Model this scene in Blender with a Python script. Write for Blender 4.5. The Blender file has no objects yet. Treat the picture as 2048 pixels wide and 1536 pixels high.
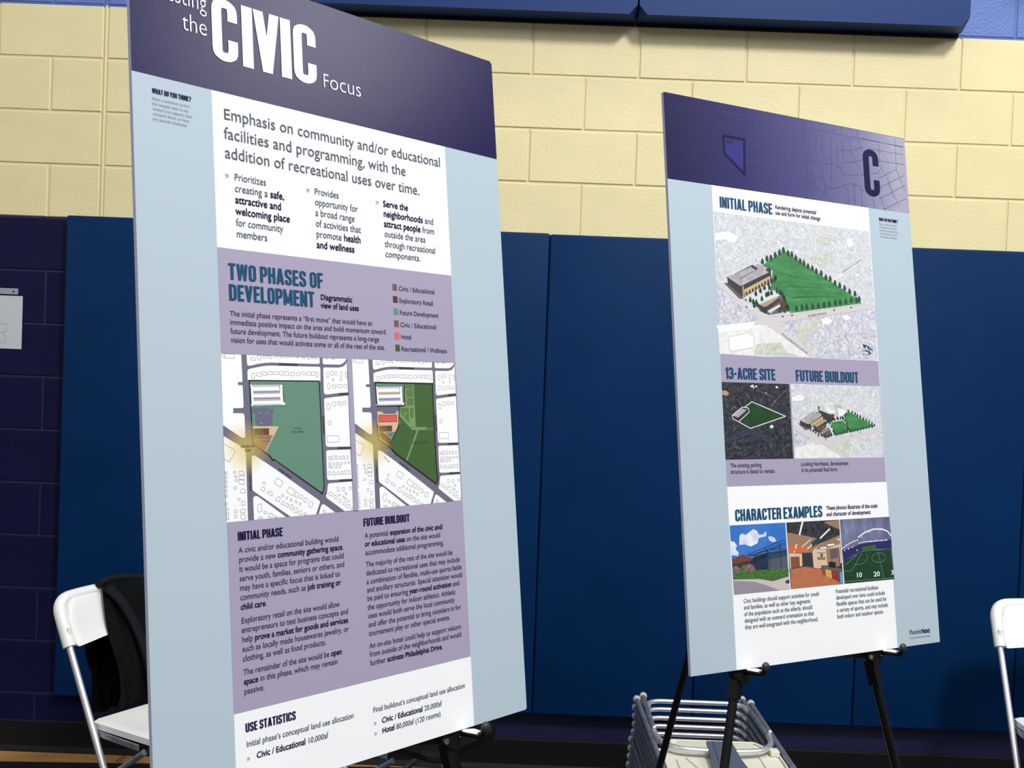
import bpy, bmesh, math, random
from mathutils import Vector, Matrix, Euler
random.seed(7)
SC = bpy.context.scene
COL = SC.collection

# ------------------------------------------------------------------ camera
cam_data = bpy.data.cameras.new('camera')
cam_data.sensor_width = 36.0
cam_data.lens = 37.52
cam_data.clip_start = 0.05
cam_data.clip_end = 100
cam = bpy.data.objects.new('camera', cam_data)
COL.objects.link(cam)
_rt = Vector((0.99927723, 0.00344512, 0.03785693))
_up = Vector((-0.0379267, 0.02314727, 0.9990124))
_fw = Vector((-0.00256543, 0.99972613, -0.02326121))
cam.matrix_world = Matrix(((_rt.x, _up.x, -_fw.x, 1.6057),
                           (_rt.y, _up.y, -_fw.y, -4.0882),
                           (_rt.z, _up.z, -_fw.z, 1.5820),
                           (0, 0, 0, 1)))
SC.camera = cam

# ------------------------------------------------------------------ world, gym lights and an added fill
SC.view_settings.view_transform = 'Standard'
SC.view_settings.look = 'None'
SC.view_settings.gamma = 1.0
SC.view_settings.exposure = 0.12
SC.view_settings.use_curve_mapping = False
SC.cycles.max_bounces = 6
SC.cycles.diffuse_bounces = 3
SC.cycles.glossy_bounces = 3
world = bpy.data.worlds.new('gym_ambient')
SC.world = world
world.use_nodes = True
world.node_tree.nodes['Background'].inputs[0].default_value = (1.0, 0.99, 0.98, 1)
world.node_tree.nodes['Background'].inputs[1].default_value = 0.25


def area_light(name, loc, target, sx, sy, power, color=(1, 1, 1)):
    l = bpy.data.lights.new(name, 'AREA')
    l.shape = 'RECTANGLE'
    l.size, l.size_y = sx, sy
    l.energy = power
    l.color = color
    o = bpy.data.objects.new(name, l)
    COL.objects.link(o)
    o.location = loc
    d = Vector(target) - Vector(loc)
    o.rotation_euler = d.to_track_quat('-Z', 'Y').to_euler()
    return o


area_light('gym_light_key', (3.9, -5.0, 6.4), (2.2, -1.0, 1.5), 0.9, 0.9, 300, (0.99, 1.0, 0.985))
area_light('gym_light_side', (7.0, -3.0, 5.2), (1.6, -2.4, 1.6), 1.6, 1.6, 95, (1.0, 1.0, 1.0))
area_light('gym_light_wall', (2.4, -1.6, 6.6), (2.4, -0.9, 0.0), 2.6, 1.0, 60, (1.0, 0.99, 0.97))
area_light('fill_light_left', (-4.5, -4.5, 5.0), (0.5, -1.5, 1.2), 2.0, 2.0, 45, (0.97, 0.99, 1.0))  # unseen fill, added to brighten the left edges of the boards
area_light('gym_light_behind', (2.4, -8.0, 6.2), (1.8, -2.0, 1.4), 3.5, 2.0, 110, (0.97, 0.99, 1.0))


# ------------------------------------------------------------------ helpers
def lin(c):
    c = c / 255.0
    return c / 12.92 if c <= 0.04045 else ((c + 0.055) / 1.055) ** 2.4


def rgb(r, g, b):
    return (lin(r), lin(g), lin(b), 1.0)


MATS = {}


def mat(name, col, rough=0.6, metal=0.0, spec=0.5, coat=0.0):
    m = bpy.data.materials.new(name)
    m.use_nodes = True
    p = m.node_tree.nodes['Principled BSDF']
    p.inputs['Base Color'].default_value = col
    p.inputs['Roughness'].default_value = rough
    p.inputs['Metallic'].default_value = metal
    p.inputs['Specular IOR Level'].default_value = spec
    p.inputs['Coat Weight'].default_value = coat
    m.diffuse_color = col
    MATS[name] = m
    return m


def nt(m):
    return m.node_tree, m.node_tree.nodes['Principled BSDF']


def add_noise_color(m, c1, c2, scale, detail=4, lo=0.35, hi=0.65, stretch=None, kind='noise'):
    t, p = nt(m)
    tc = t.nodes.new('ShaderNodeTexCoord')
    mp = t.nodes.new('ShaderNodeMapping')
    if stretch:
        mp.inputs['Scale'].default_value = stretch
    t.links.new(tc.outputs['Object'], mp.inputs['Vector'])
    if kind == 'noise':
        n = t.nodes.new('ShaderNodeTexNoise')
        n.inputs['Detail'].default_value = detail
        out = n.outputs['Fac']
    else:
        n = t.nodes.new('ShaderNodeTexVoronoi')
        out = n.outputs['Color']
    n.inputs['Scale'].default_value = scale
    t.links.new(mp.outputs['Vector'], n.inputs['Vector'])
    r = t.nodes.new('ShaderNodeValToRGB')
    r.color_ramp.elements[0].position = lo
    r.color_ramp.elements[0].color = c1
    r.color_ramp.elements[1].position = hi
    r.color_ramp.elements[1].color = c2
    t.links.new(out, r.inputs['Fac'])
    t.links.new(r.outputs['Color'], p.inputs['Base Color'])
    return r, mp


def add_bump(m, scale, strength, detail=4, dist=0.002, stretch=None):
    t, p = nt(m)
    tc = t.nodes.new('ShaderNodeTexCoord')
    mp = t.nodes.new('ShaderNodeMapping')
    if stretch:
        mp.inputs['Scale'].default_value = stretch
    n = t.nodes.new('ShaderNodeTexNoise')
    n.inputs['Scale'].default_value = scale
    n.inputs['Detail'].default_value = detail
    b = t.nodes.new('ShaderNodeBump')
    b.inputs['Strength'].default_value = strength
    b.inputs['Distance'].default_value = dist
    t.links.new(tc.outputs['Object'], mp.inputs['Vector'])
    t.links.new(mp.outputs['Vector'], n.inputs['Vector'])
    t.links.new(n.outputs['Fac'], b.inputs['Height'])
    t.links.new(b.outputs['Normal'], p.inputs['Normal'])


def obj(name, bm, m, parent=None, smooth=False, label=None):
    me = bpy.data.meshes.new(name)
    bm.normal_update()
    bm.to_mesh(me)
    bm.free()
    if m is not None:
        for x in (m if isinstance(m, (list, tuple)) else [m]):
            me.materials.append(x)
    if smooth:
        me.polygons.foreach_set('use_smooth', [True] * len(me.polygons))
        me.set_sharp_from_angle(angle=math.radians(42))
    o = bpy.data.objects.new(name, me)
    COL.objects.link(o)
    if parent is not None:
        o.parent = parent
    if label:
        o['label'] = label
    return o


def thing(name, label, cat, loc=(0, 0, 0), rotz=0.0, group=None):
    o = bpy.data.objects.new(name, None)
    COL.objects.link(o)
    o.location = loc
    o.rotation_euler = (0, 0, rotz)
    o.empty_display_size = 0.1
    o['label'] = label
    o['category'] = cat
    if group:
        o['group'] = group
    return o


def tag(o, label, cat, group=None):
    o['label'] = label
    o['category'] = cat
    if group:
        o['group'] = group
    return o


def add_box(bm, x0, x1, y0, y1, z0, z1, bevel=0.0, seg=2):
    r = bmesh.ops.create_cube(bm, size=1.0)
    vs = r['verts']
    for v in vs:
        v.co = Vector(((x0 + x1) / 2 + v.co.x * (x1 - x0), (y0 + y1) / 2 + v.co.y * (y1 - y0), (z0 + z1) / 2 + v.co.z * (z1 - z0)))
    if bevel > 0:
        es = list({e for v in vs for e in v.link_edges})
        bmesh.ops.bevel(bm, geom=es, offset=bevel, segments=seg, affect='EDGES', profile=0.5)
    return vs


def smooth_path(pts, rounds, seg=6):
    """Rounds the inner corners of an open 3D polyline."""
    pts = [Vector(p) for p in pts]
    out = [pts[0]]
    for i in range(1, len(pts) - 1):
        r = rounds if isinstance(rounds, (int, float)) else rounds[i]
        a, b, c = pts[i - 1], pts[i], pts[i + 1]
        d1, d2 = (a - b), (c - b)
        t = min(r, d1.length * 0.49, d2.length * 0.49)
        p0, p1 = b + d1.normalized() * t, b + d2.normalized() * t
        if t < 1e-6:
            out.append(b)
            continue
        for k in range(seg + 1):
            s = k / seg
            out.append((1 - s) ** 2 * p0 + 2 * s * (1 - s) * b + s * s * p1)
    out.append(pts[-1])
    return out


def add_tube(bm, pts, rad, n=12, cap=True, rads=None, flat=None):
    pts = [Vector(p) for p in pts]
    rings = []
    t0 = (pts[1] - pts[0]).normalized()
    ref = Vector((0, 0, 1)) if abs(t0.z) < 0.9 else Vector((1, 0, 0))
    u = t0.cross(ref).normalized()
    for i, p in enumerate(pts):
        if i == 0:
            t = t0
        elif i == len(pts) - 1:
            t = (pts[-1] - pts[-2]).normalized()
        else:
            t = ((pts[i + 1] - p).normalized() + (p - pts[i - 1]).normalized()).normalized()
        u = (u - t * u.dot(t)).normalized()
        w = t.cross(u)
        r = rads[i] if rads else rad
        a, b = (r, r) if flat is None else (r * flat[0], r * flat[1])
        rings.append([bm.verts.new(p + u * (math.cos(2 * math.pi * k / n) * a) + w * (math.sin(2 * math.pi * k / n) * b)) for k in range(n)])
    for i in range(len(rings) - 1):
        for k in range(n):
            bm.faces.new((rings[i][k], rings[i][(k + 1) % n], rings[i + 1][(k + 1) % n], rings[i + 1][k]))
    if cap:
        bm.faces.new(list(reversed(rings[0])))
        bm.faces.new(rings[-1])


def add_ball(bm, c, r, sx=1, sy=1, sz=1, seg=12, rot=None):
    res = bmesh.ops.create_uvsphere(bm, u_segments=seg, v_segments=max(6, seg // 2), radius=r)
    for v in res['verts']:
        q = Vector((v.co.x * sx, v.co.y * sy, v.co.z * sz))
        if rot is not None:
            q = rot @ q
        v.co = q + Vector(c)


def tube_obj(name, pts, r, m, parent, n=12, **k):
    bm = bmesh.new()
    add_tube(bm, pts, r, n, **k)
    return obj(name, bm, m, parent, smooth=True)


# ------------------------------------------------------------------ materials
M_wall = {}


def block_mat(name, c, c2, bump=0.55, spec=0.4):
    m = mat(name, c, rough=0.45, spec=spec)
    add_noise_color(m, c, c2, 6.0, 3, 0.3, 0.7)
    add_bump(m, 95.0, bump, 5, 0.004)
    return m


block_mat('cream_block_paint', rgb(222, 210, 162), rgb(230, 217, 170), 0.32)
block_mat('blue_block_paint', rgb(88, 112, 178), rgb(95, 119, 186))
block_mat('navy_block_paint', rgb(17, 17, 54), rgb(21, 21, 60), 0.3, 0.14)
mat('cream_mortar', rgb(220, 209, 160), 0.55)
mat('blue_mortar', rgb(84, 104, 168), 0.55)
mat('navy_mortar', rgb(24, 26, 65), 0.5)
mat('black_rubber', rgb(16, 16, 18), 0.55, spec=0.25)
m = mat('navy_vinyl', rgb(17, 58, 108), 0.5, spec=0.10)
add_noise_color(m, rgb(2, 40, 83), rgb(4, 45, 90), 3.0, 3, 0.3, 0.7)
add_bump(m, 420.0, 0.12, 2, 0.0008)
mat('navy_vinyl_upper', rgb(19, 50, 106), 0.5, spec=0.22)
add_bump(MATS['navy_vinyl_upper'], 420.0, 0.12, 2, 0.0008)
m = mat('maple_floor', rgb(200, 140, 70), 0.3, spec=0.5, coat=0.2)
add_noise_color(m, rgb(176, 128, 70), rgb(200, 152, 92), 3.0, 6, 0.3, 0.7, stretch=(1.2, 14, 1))
mat('dark_floor_black', rgb(24, 27, 32), 0.5)
mat('court_line_maroon', rgb(70, 22, 20), 0.4)
mat('foam_edge', rgb(204, 206, 232), 0.7)
mat('print_margin', rgb(175, 191, 203), 0.5, spec=0.3)
mat('print_white', rgb(240, 241, 243), 0.5, spec=0.3)
mat('print_lavender', rgb(162, 153, 178), 0.5, spec=0.3)
m = mat('print_navy', rgb(24, 16, 72), 0.25, spec=0.22)
add_bump(m, 500.0, 0.12, 2, 0.0006)
mat('ink_navy', rgb(20, 15, 62), 0.5, spec=0.12)
mat('ink_grey', rgb(84, 92, 104), 0.5, spec=0.3)
mat('ink_body', rgb(62, 56, 92), 0.5, spec=0.3)
mat('ink_pale', rgb(140, 148, 160), 0.5, spec=0.3)
mat('ink_white', rgb(236, 236, 240), 0.5, spec=0.3)
mat('ink_teal', rgb(16, 72, 108), 0.5, spec=0.2)
mat('easel_black', rgb(14, 13, 14), 0.42, spec=0.35)
mat('easel_dark', rgb(9, 8, 8), 0.65, spec=0.25)
mat('screw_steel', rgb(190, 190, 190), 0.25, metal=1.0)
mat('peg_rubber', rgb(38, 37, 38), 0.45)
mat('bright_white', rgb(246, 246, 246), 0.3, spec=0.6)  # white of the rivets and of the painted-in highlight on easel arms
m = mat('chair_white', rgb(240, 240, 238), 0.38, spec=0.5)
mat('chair_cream', rgb(226, 224, 206), 0.5)
mat('chair_tube', rgb(226, 226, 230), 0.34, metal=0.7)
m = mat('chair_tube_grey', rgb(112, 120, 134), 0.42, metal=0.6)
add_noise_color(m, rgb(122, 128, 140), rgb(158, 164, 174), 40, 4, 0.3, 0.7)
mat('bracket_grey', rgb(84, 94, 110), 0.5)
mat('cap_grey', rgb(190, 188, 184), 0.55)
m = mat('jacket_black', rgb(20, 22, 26), 0.9, spec=0.2)
add_bump(m, 60.0, 0.4, 4, 0.003)
mat('paper_white', rgb(196, 200, 204), 0.8)
mat('pencil_grey', rgb(150, 152, 156), 0.8)
mat('strip_grey', rgb(150, 156, 170), 0.4)


# ------------------------------------------------------------------ the room
FLOOR_EXT = (-5.0, 9.0, -9.0, 0.0)
bm = bmesh.new()
add_box(bm, FLOOR_EXT[0], FLOOR_EXT[1], FLOOR_EXT[2], FLOOR_EXT[3], -0.08, 0.0)
floor = obj('floor', bm, MATS['maple_floor'])
floor['kind'] = 'structure'
bm = bmesh.new()
vs = [bm.verts.new(p) for p in ((-3.0, -0.296, 0.0006), (1.60, -0.002, 0.0006), (6.5, -0.002, 0.0006), (9.0, -0.002, 0.0006), (9.0, -9.0, 0.0006), (-5.0, -9.0, 0.0006), (-5.0, -0.42, 0.0006))]
vs2 = [bm.verts.new((v.co.x, v.co.y, 0.0)) for v in vs]
bm.faces.new(vs)
o = obj('dark_floor_extended', bm, MATS['dark_floor_black'], floor)  # dark strip near the wall, extended out of view to cut wood-coloured bounce
for k in range(2):
    bm = bmesh.new()
    x = 0.150 + 0.012 * k
    add_box(bm, x, x + 0.003, -0.088, -0.018, 0.0, 0.0008)
    obj('court_line', bm, MATS['court_line_maroon'], floor)

B, R, Z0 = 0.4064, 0.2032, 2.055
bm = bmesh.new()
add_box(bm, -5.0, 9.0, 0.0018, 0.19, -0.08, 4.6)
wall = obj('wall_back', bm, MATS['cream_mortar'])
wall['kind'] = 'structure'
# mortar beds in the paint of their zone
for (z0, z1, mm) in ((0.0, Z0 + 0.006, 'navy_mortar'), (Z0 + 4 * R - 0.006, 4.6, 'blue_mortar')):
    bm = bmesh.new()
    add_box(bm, -5.0, 9.0, 0.0010, 0.0025, z0, z1)
    obj('mortar', bm, MATS[mm], wall)


def block_mesh(w, h, m, name):
    bm = bmesh.new()
    add_box(bm, -w / 2, w / 2, 0.0, 0.03, -h / 2, h / 2)
    fe = [e for e in bm.edges if all(v.co.y < 0.001 for v in e.verts)]
    bmesh.ops.bevel(bm, geom=fe, offset=0.0028, segments=1, affect='EDGES')
    me = bpy.data.meshes.new(name)
    bm.to_mesh(me)
    bm.free()
    me.materials.append(m)
    return me


BLK = {}


def put_block(x0, x1, zc, mname, proud=0.0):
    key = (round(x1 - x0, 3), mname)
    if key not in BLK:
        BLK[key] = block_mesh(x1 - x0 - 0.008, R - 0.008, MATS[mname], 'block')
    o = bpy.data.objects.new('block', BLK[key])
    COL.objects.link(o)
    o.parent = wall
    o.location = ((x0 + x1) / 2, -0.0022 - proud, zc)


rnd = random.Random(3)
for j in range(-10, 9):
    zc = Z0 + (j + 0.5) * R
    odd = (j % 2) == 0        # rows whose upright joints fall on odd half-blocks
    if j < 0:
        mname, xa, xb = 'navy_block_paint', -1.35, 0.01
    elif j < 4:
        mname, xa, xb = 'cream_block_paint', -1.35, 4.9
    else:
        mname, xa, xb = 'blue_block_paint', -1.35, 4.9
    edges = []
    k = -6
    while k * B / 2 < xb:
        if (k % 2 != 0) == odd or k == 0:
            edges.append(k)
        k += 1
    for a, b in zip(edges[:-1], edges[1:]):
        x0, x1 = a * B / 2, b * B / 2
        if x1 < xa:
            continue
        if a == 0:
            x0 += 0.006
        if b == 0:
            x1 -= 0.006
        put_block(x0, x1, zc, mname, rnd.uniform(-0.0005, 0.0007))
# caulked control joint
for (z0, z1, mm) in ((0.0, Z0, 'navy_mortar'), (Z0, Z0 + 4 * R, 'cream_mortar'), (Z0 + 4 * R, 3.9, 'blue_mortar')):
    bm = bmesh.new()
    add_tube(bm, [(0, 0.003, z0), (0, 0.003, z1)], 0.0058, 8)
    obj('joint_caulk', bm, MATS[mm], wall, smooth=True)

# cove base
bm = bmesh.new()
prof = [(-0.0, 0.0), (-0.018, 0.0), (-0.016, 0.006), (-0.0085, 0.022), (-0.008, 0.115), (-0.006, 0.121), (0.0, 0.121)]
xs = (-5.0, 9.0)
rings = [[bm.verts.new((x, y + 0.001, z)) for y, z in prof] for x in xs]
for k in range(len(prof) - 1):
    bm.faces.new((rings[0][k], rings[1][k], rings[1][k + 1], rings[0][k + 1]))
bm.faces.new(rings[0])
bm.faces.new(list(reversed(rings[1])))
bmesh.ops.recalc_face_normals(bm, faces=bm.faces[:])
base = obj('baseboard_back', bm, MATS['black_rubber'])
base['kind'] = 'structure'

# ------------------------------------------------------------------ wall pads (lower row)
PAD0 = 1.718
pad_labels = {
    -3: 'leftmost blue vinyl wall pad, behind the chair with the black jacket',
    -2: 'blue vinyl wall pad hidden behind the left half of the near board',
    -1: 'blue vinyl wall pad peeking out just right of the near board',
    0: 'blue vinyl wall pad fully in view between the two boards',
    1: 'blue vinyl wall pad behind the pile of folded chairs and far board left edge',
    2: 'blue vinyl wall pad behind the right half of the far board',
    3: 'blue vinyl wall pad right of the far board, left of the right chair',
    4: 'blue vinyl wall pad at the right edge behind the white chair back',
    5: 'blue vinyl wall pad just beyond the right edge of the photo',
}
for k, lab in pad_labels.items():
    x0, x1 = PAD0 + k * 0.6096, PAD0 + (k + 1) * 0.6096
    dz = {0: -0.003, 2: -0.002}.get(k, 0.0)
    z0, z1 = 0.232, 2.062 + dz
    p = thing('wall_pad', lab, 'wall pad', ((x0 + x1) / 2, 0, z0), group='blue wall pads of the lower row')
    bm = bmesh.new()
    w = (x1 - x0) / 2 - 0.0012
    add_box(bm, -w, w, -0.052, -0.012, 0, z1 - z0, 0.008, 3)
    obj('vinyl_cover', bm, MATS['navy_vinyl'], p, smooth=True)
    bm = bmesh.new()
    add_box(bm, -w + 0.004, w - 0.004, -0.012, -0.0035, 0.004, z1 - z0 - 0.004)
    obj('backing_board', bm, MATS['easel_dark'], p)


# ------------------------------------------------------------------ upper pads (thick, with chamfered undersides)
def upper_pad(x0, x1, z0, z1, lab):
    p = thing('upper_wall_pad', lab, 'wall pad', ((x0 + x1) / 2, 0, z0), group='thick pads high on the wall')
    bm = bmesh.new()
    w = (x1 - x0) / 2 - 0.0015
    h = z1 - z0
    D = 0.115
    c, cz = 0.02, 0.006
    V = lambda x, y, z: bm.verts.new((x, y, z))
    # the lower corners of the cover are folded back towards the wall
    f = [V(-w, -D, h), V(-w, -D, 0.035), V(-w + 0.03, -D, 0.0), V(w - 0.03, -D, 0.0), V(w, -D, 0.035), V(w, -D, h)]
    m1, m2 = V(-w, -0.045, 0.0), V(w, -0.045, 0.0)
    bk = [V(-w, -0.003, h), V(-w, -0.003, 0), V(w, -0.003, 0), V(w, -0.003, h)]
    bm.faces.new(f)
    bm.faces.new((f[2], f[1], m1))
    bm.faces.new((f[4], f[3], m2))
    bm.faces.new((f[2], m1, bk[1], bk[2], m2, f[3]))
    bm.faces.new((f[0], bk[0], bk[1], m1, f[1]))
    bm.faces.new((f[5], f[4], m2, bk[2], bk[3]))
    bm.faces.new((f[0], f[5], bk[3], bk[0]))
    bmesh.ops.recalc_face_normals(bm, faces=bm.faces[:])
    obj('vinyl_cover', bm, MATS['navy_vinyl_upper'], p)
    bm = bmesh.new()
    add_box(bm, -w - 0.001, w + 0.001, -0.016, -0.0028, -0.012, 0.006)
    obj('mounting_rail', bm, MATS['easel_dark'], p)


upper_pad(0.785, 2.008, 2.872, 4.1, 'thick navy pad high on wall above the gap left of centre, its lower edge showing')
upper_pad(2.012, 3.235, 2.872, 4.1, 'thick navy pad high on wall at top right, ending beside pale blue blocks')
upper_pad(3.50, 4.70, 3.06, 4.1, 'thick navy pad above the top right corner, out of frame')


# ------------------------------------------------------------------ flat print on the boards
# Board coordinates are millimetres: u to the right, v down from the top left corner.
BW, BH = 610.0, 1006.3
STEP = 0.00002            # ink layers lie 20 microns apart


class Sheet:
    def __init__(self):
        self.v, self.f, self.m, self.mats = [], [], [], []

    def mi(self, name):
        if name not in self.mats:
            self.mats.append(name)
        return self.mats.index(name)

    def poly(self, pts, name, layer):
        n = len(self.v)
        y = -layer * STEP
        self.v += [((u - BW / 2) / 1000.0, y, (BH - v) / 1000.0) for u, v in pts]
        # keep the face turned to the reader (anticlockwise seen from the front)
        a = sum(pts[i][0] * pts[(i + 1) % len(pts)][1] - pts[(i + 1) % len(pts)][0] * pts[i][1] for i in range(len(pts)))
        idx = list(range(n, n + len(pts)))
        if a > 0:
            idx.reverse()
        self.f.append(idx)
        self.m.append(self.mi(name))

    def rect(self, u0, v0, u1, v1, name, layer):
        self.poly([(u0, v0), (u1, v0), (u1, v1), (u0, v1)], name, layer)

    def line(self, pts, w, name, layer, closed=False):
        n = len(pts)
        for i in range(n if closed else n - 1):
            (x0, y0), (x1, y1) = pts[i], pts[(i + 1) % n]
            d = math.hypot(x1 - x0, y1 - y0)
            if d < 1e-6:
                continue
            tx, ty = (x1 - x0) / d * w * 0.4, (y1 - y0) / d * w * 0.4
            nx, ny = -(y1 - y0) / d * w / 2, (x1 - x0) / d * w / 2
            self.poly([(x0 - tx + nx, y0 - ty + ny), (x1 + tx + nx, y1 + ty + ny), (x1 + tx - nx, y1 + ty - ny), (x0 - tx - nx, y0 - ty - ny)], name, layer + 0.1 * (i % 8))

    def dash(self, pts, on, off, w, name, layer):
        for (a, b) in zip(pts[:-1], pts[1:]):
            L = math.hypot(b[0] - a[0], b[1] - a[1])
            s = 0.0
            while s < L:
                e = min(L, s + on)
                self.line([(a[0] + (b[0] - a[0]) * s / L, a[1] + (b[1] - a[1]) * s / L), (a[0] + (b[0] - a[0]) * e / L, a[1] + (b[1] - a[1]) * e / L)], w, name, layer)
                s += on + off

    def disc(self, u, v, r, name, layer, n=12, ry=None, rot=0.0):
        ry = ry or r
        c, s_ = math.cos(rot), math.sin(rot)
        pts = []
        for k in range(n):
            a = 2 * math.pi * k / n
            x, y = math.cos(a) * r, math.sin(a) * ry
            pts.append((u + x * c - y * s_, v + x * s_ + y * c))
        self.poly(pts, name, layer)

    def build(self, name, parent, label=None, kind=None):
        me = bpy.data.meshes.new(name)
        me.from_pydata(self.v, [], self.f)
        for n in self.mats:
            me.materials.append(MATS[n])
        me.polygons.foreach_set('material_index', self.m)
        me.update()
        o = bpy.data.objects.new(name, me)
        COL.objects.link(o)
        o.parent = parent
        if label:
            o['label'] = label
        if kind:
            o['kind'] = kind
        return o


# ---- lettering cut from the built-in font
CHARS = sorted(set("ABCDEFGHIJKLMNOPQRSTUVWXYZabcdefghijklmnopqrstuvwxyz0123456789/.,-()'\"?\u00bb\u201c\u201d\u2019+"))
GL, ADV = {}, {}


def cut_glyphs():
    tmp = []
    for bold, off in ((0, 0.002), (1, 0.0155), (2, -0.009)):
        for c in CHARS:
            cu = bpy.data.curves.new('glyph', 'FONT')
            cu.body = c
            cu.offset = off
            cu.resolution_u = 3
            cu.fill_mode = 'FRONT'
            o = bpy.data.objects.new('glyph', cu)
            COL.objects.link(o)
            tmp.append((bold, c, o))
    wid = []
    for c in [' '] + CHARS:
        cu = bpy.data.curves.new('glyph', 'FONT')
        cu.body = 'H' + c + 'H'
        o = bpy.data.objects.new('glyph', cu)
        COL.objects.link(o)
        wid.append((c, o))
    cu = bpy.data.curves.new('glyph', 'FONT')
    cu.body = 'HH'
    oh = bpy.data.objects.new('glyph', cu)
    COL.objects.link(oh)
    bpy.context.view_layer.update()
    dg = bpy.context.evaluated_depsgraph_get()
    for bold, c, o in tmp:
        me = o.evaluated_get(dg).to_mesh()
        GL[(bold, c)] = ([(v.co.x, v.co.y) for v in me.vertices], [tuple(p.vertices) for p in me.polygons])
        o.evaluated_get(dg).to_mesh_clear()
    base_w = oh.dimensions.x
    for c, o in wid:
        ADV[c] = o.dimensions.x - base_w
    for o in [t[2] for t in tmp] + [w[1] for w in wid] + [oh]:
        cu = o.data
        bpy.data.objects.remove(o)
        bpy.data.curves.remove(cu)


cut_glyphs()
CAP = max(y for x, y in GL[(0, 'H')][0])


def glyph_run(s, segs, u0, v, u1, cap, layer, ink, ink_b, angle=0.0, sizecap=None):
    """Sets one line: left end u0, right end u1, baseline v, capital height cap."""
    tot = sum(ADV.get(c, 0.5) for t, b in segs for c in t)
    size = cap / CAP
    last = segs[-1][0][-1]
    sx = (u1 - u0) / max(tot, 1e-3)
    x = 0.0
    ca, sa = math.cos(angle), math.sin(angle)
    y = -layer * STEP
    for t, b in segs:
        mi = s.mi(ink_b if b == 1 else ink)
        for c in t:
            if c != ' ':
                vs, fs = GL[(b, c)]
                n = len(s.v)
                ys = size * 1.11 if c.islower() else size
                for gx, gy in vs:
                    dx, dy = (x + gx) * sx, -gy * ys
                    s.v.append(((u0 + dx * ca - dy * sa - BW / 2) / 1000.0, y, (BH - v - dx * sa - dy * ca) / 1000.0))
                for f in fs:
                    s.f.append([n + i for i in f])
                    s.m.append(mi)
            x += ADV.get(c, 0.5)


def segs_of(t, ink=''):
    out = []
    for i, p in enumerate(t.split('*')):
        if p:
            out.append((p, i % 2))
    if ink == 'ink_white':      # the title is set in a lighter weight
        out = [(p, 2) for p, b in out]
    return out


def tx(s, t, u0, v, u1, cap, layer=40, ink='ink_body', ink_b='ink_navy', angle=0.0):
    glyph_run(s, segs_of(t, ink), u0, v, u1, cap, layer, ink, ink_b, angle)


# ---- condensed poster capitals, built from straight bars and rounded bends
def bars(w, t, d):
    """d: list of strokes; ('p', pts, r) a rounded path, ('s', x0, y0, x1, y1) a slanted bar with level ends."""
    out = []
    for st in d:
        if st[0] == 's':
            _, x0, y0, x1, y1 = st[:5]
            h = (st[5] if len(st) > 5 else t) / 2
            out.append([(x0 - h, y0), (x0 + h, y0), (x1 + h, y1), (x1 - h, y1)])
        else:
            _, pts, r = st
            P = [Vector((p[0], p[1], 0)) for p in pts]
            closed = (P[0] - P[-1]).length < 1e-6
            if closed:
                mid = (P[0] + P[1]) / 2
                P = [mid] + P[1:-1] + [P[0], mid]
            path = smooth_path(P, r, 5)
            L = []
            for i, p in enumerate(path):
                a = path[max(i - 1, 0)]
                b = path[min(i + 1, len(path) - 1)]
                if closed and i in (0, len(path) - 1):
                    a, b = path[-2], path[1]
                tt = (b - a).normalized()
                nn = Vector((-tt.y, tt.x, 0))
                th = t / 2 if abs(tt.y) > abs(tt.x) else t / 2 * 0.86
                L.append((p + nn * th, p - nn * th))
            for (a, b), (c, e) in zip(L[:-1], L[1:]):
                out.append([(a.x, a.y), (b.x, b.y), (e.x, e.y), (c.x, c.y)])
    return out


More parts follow.
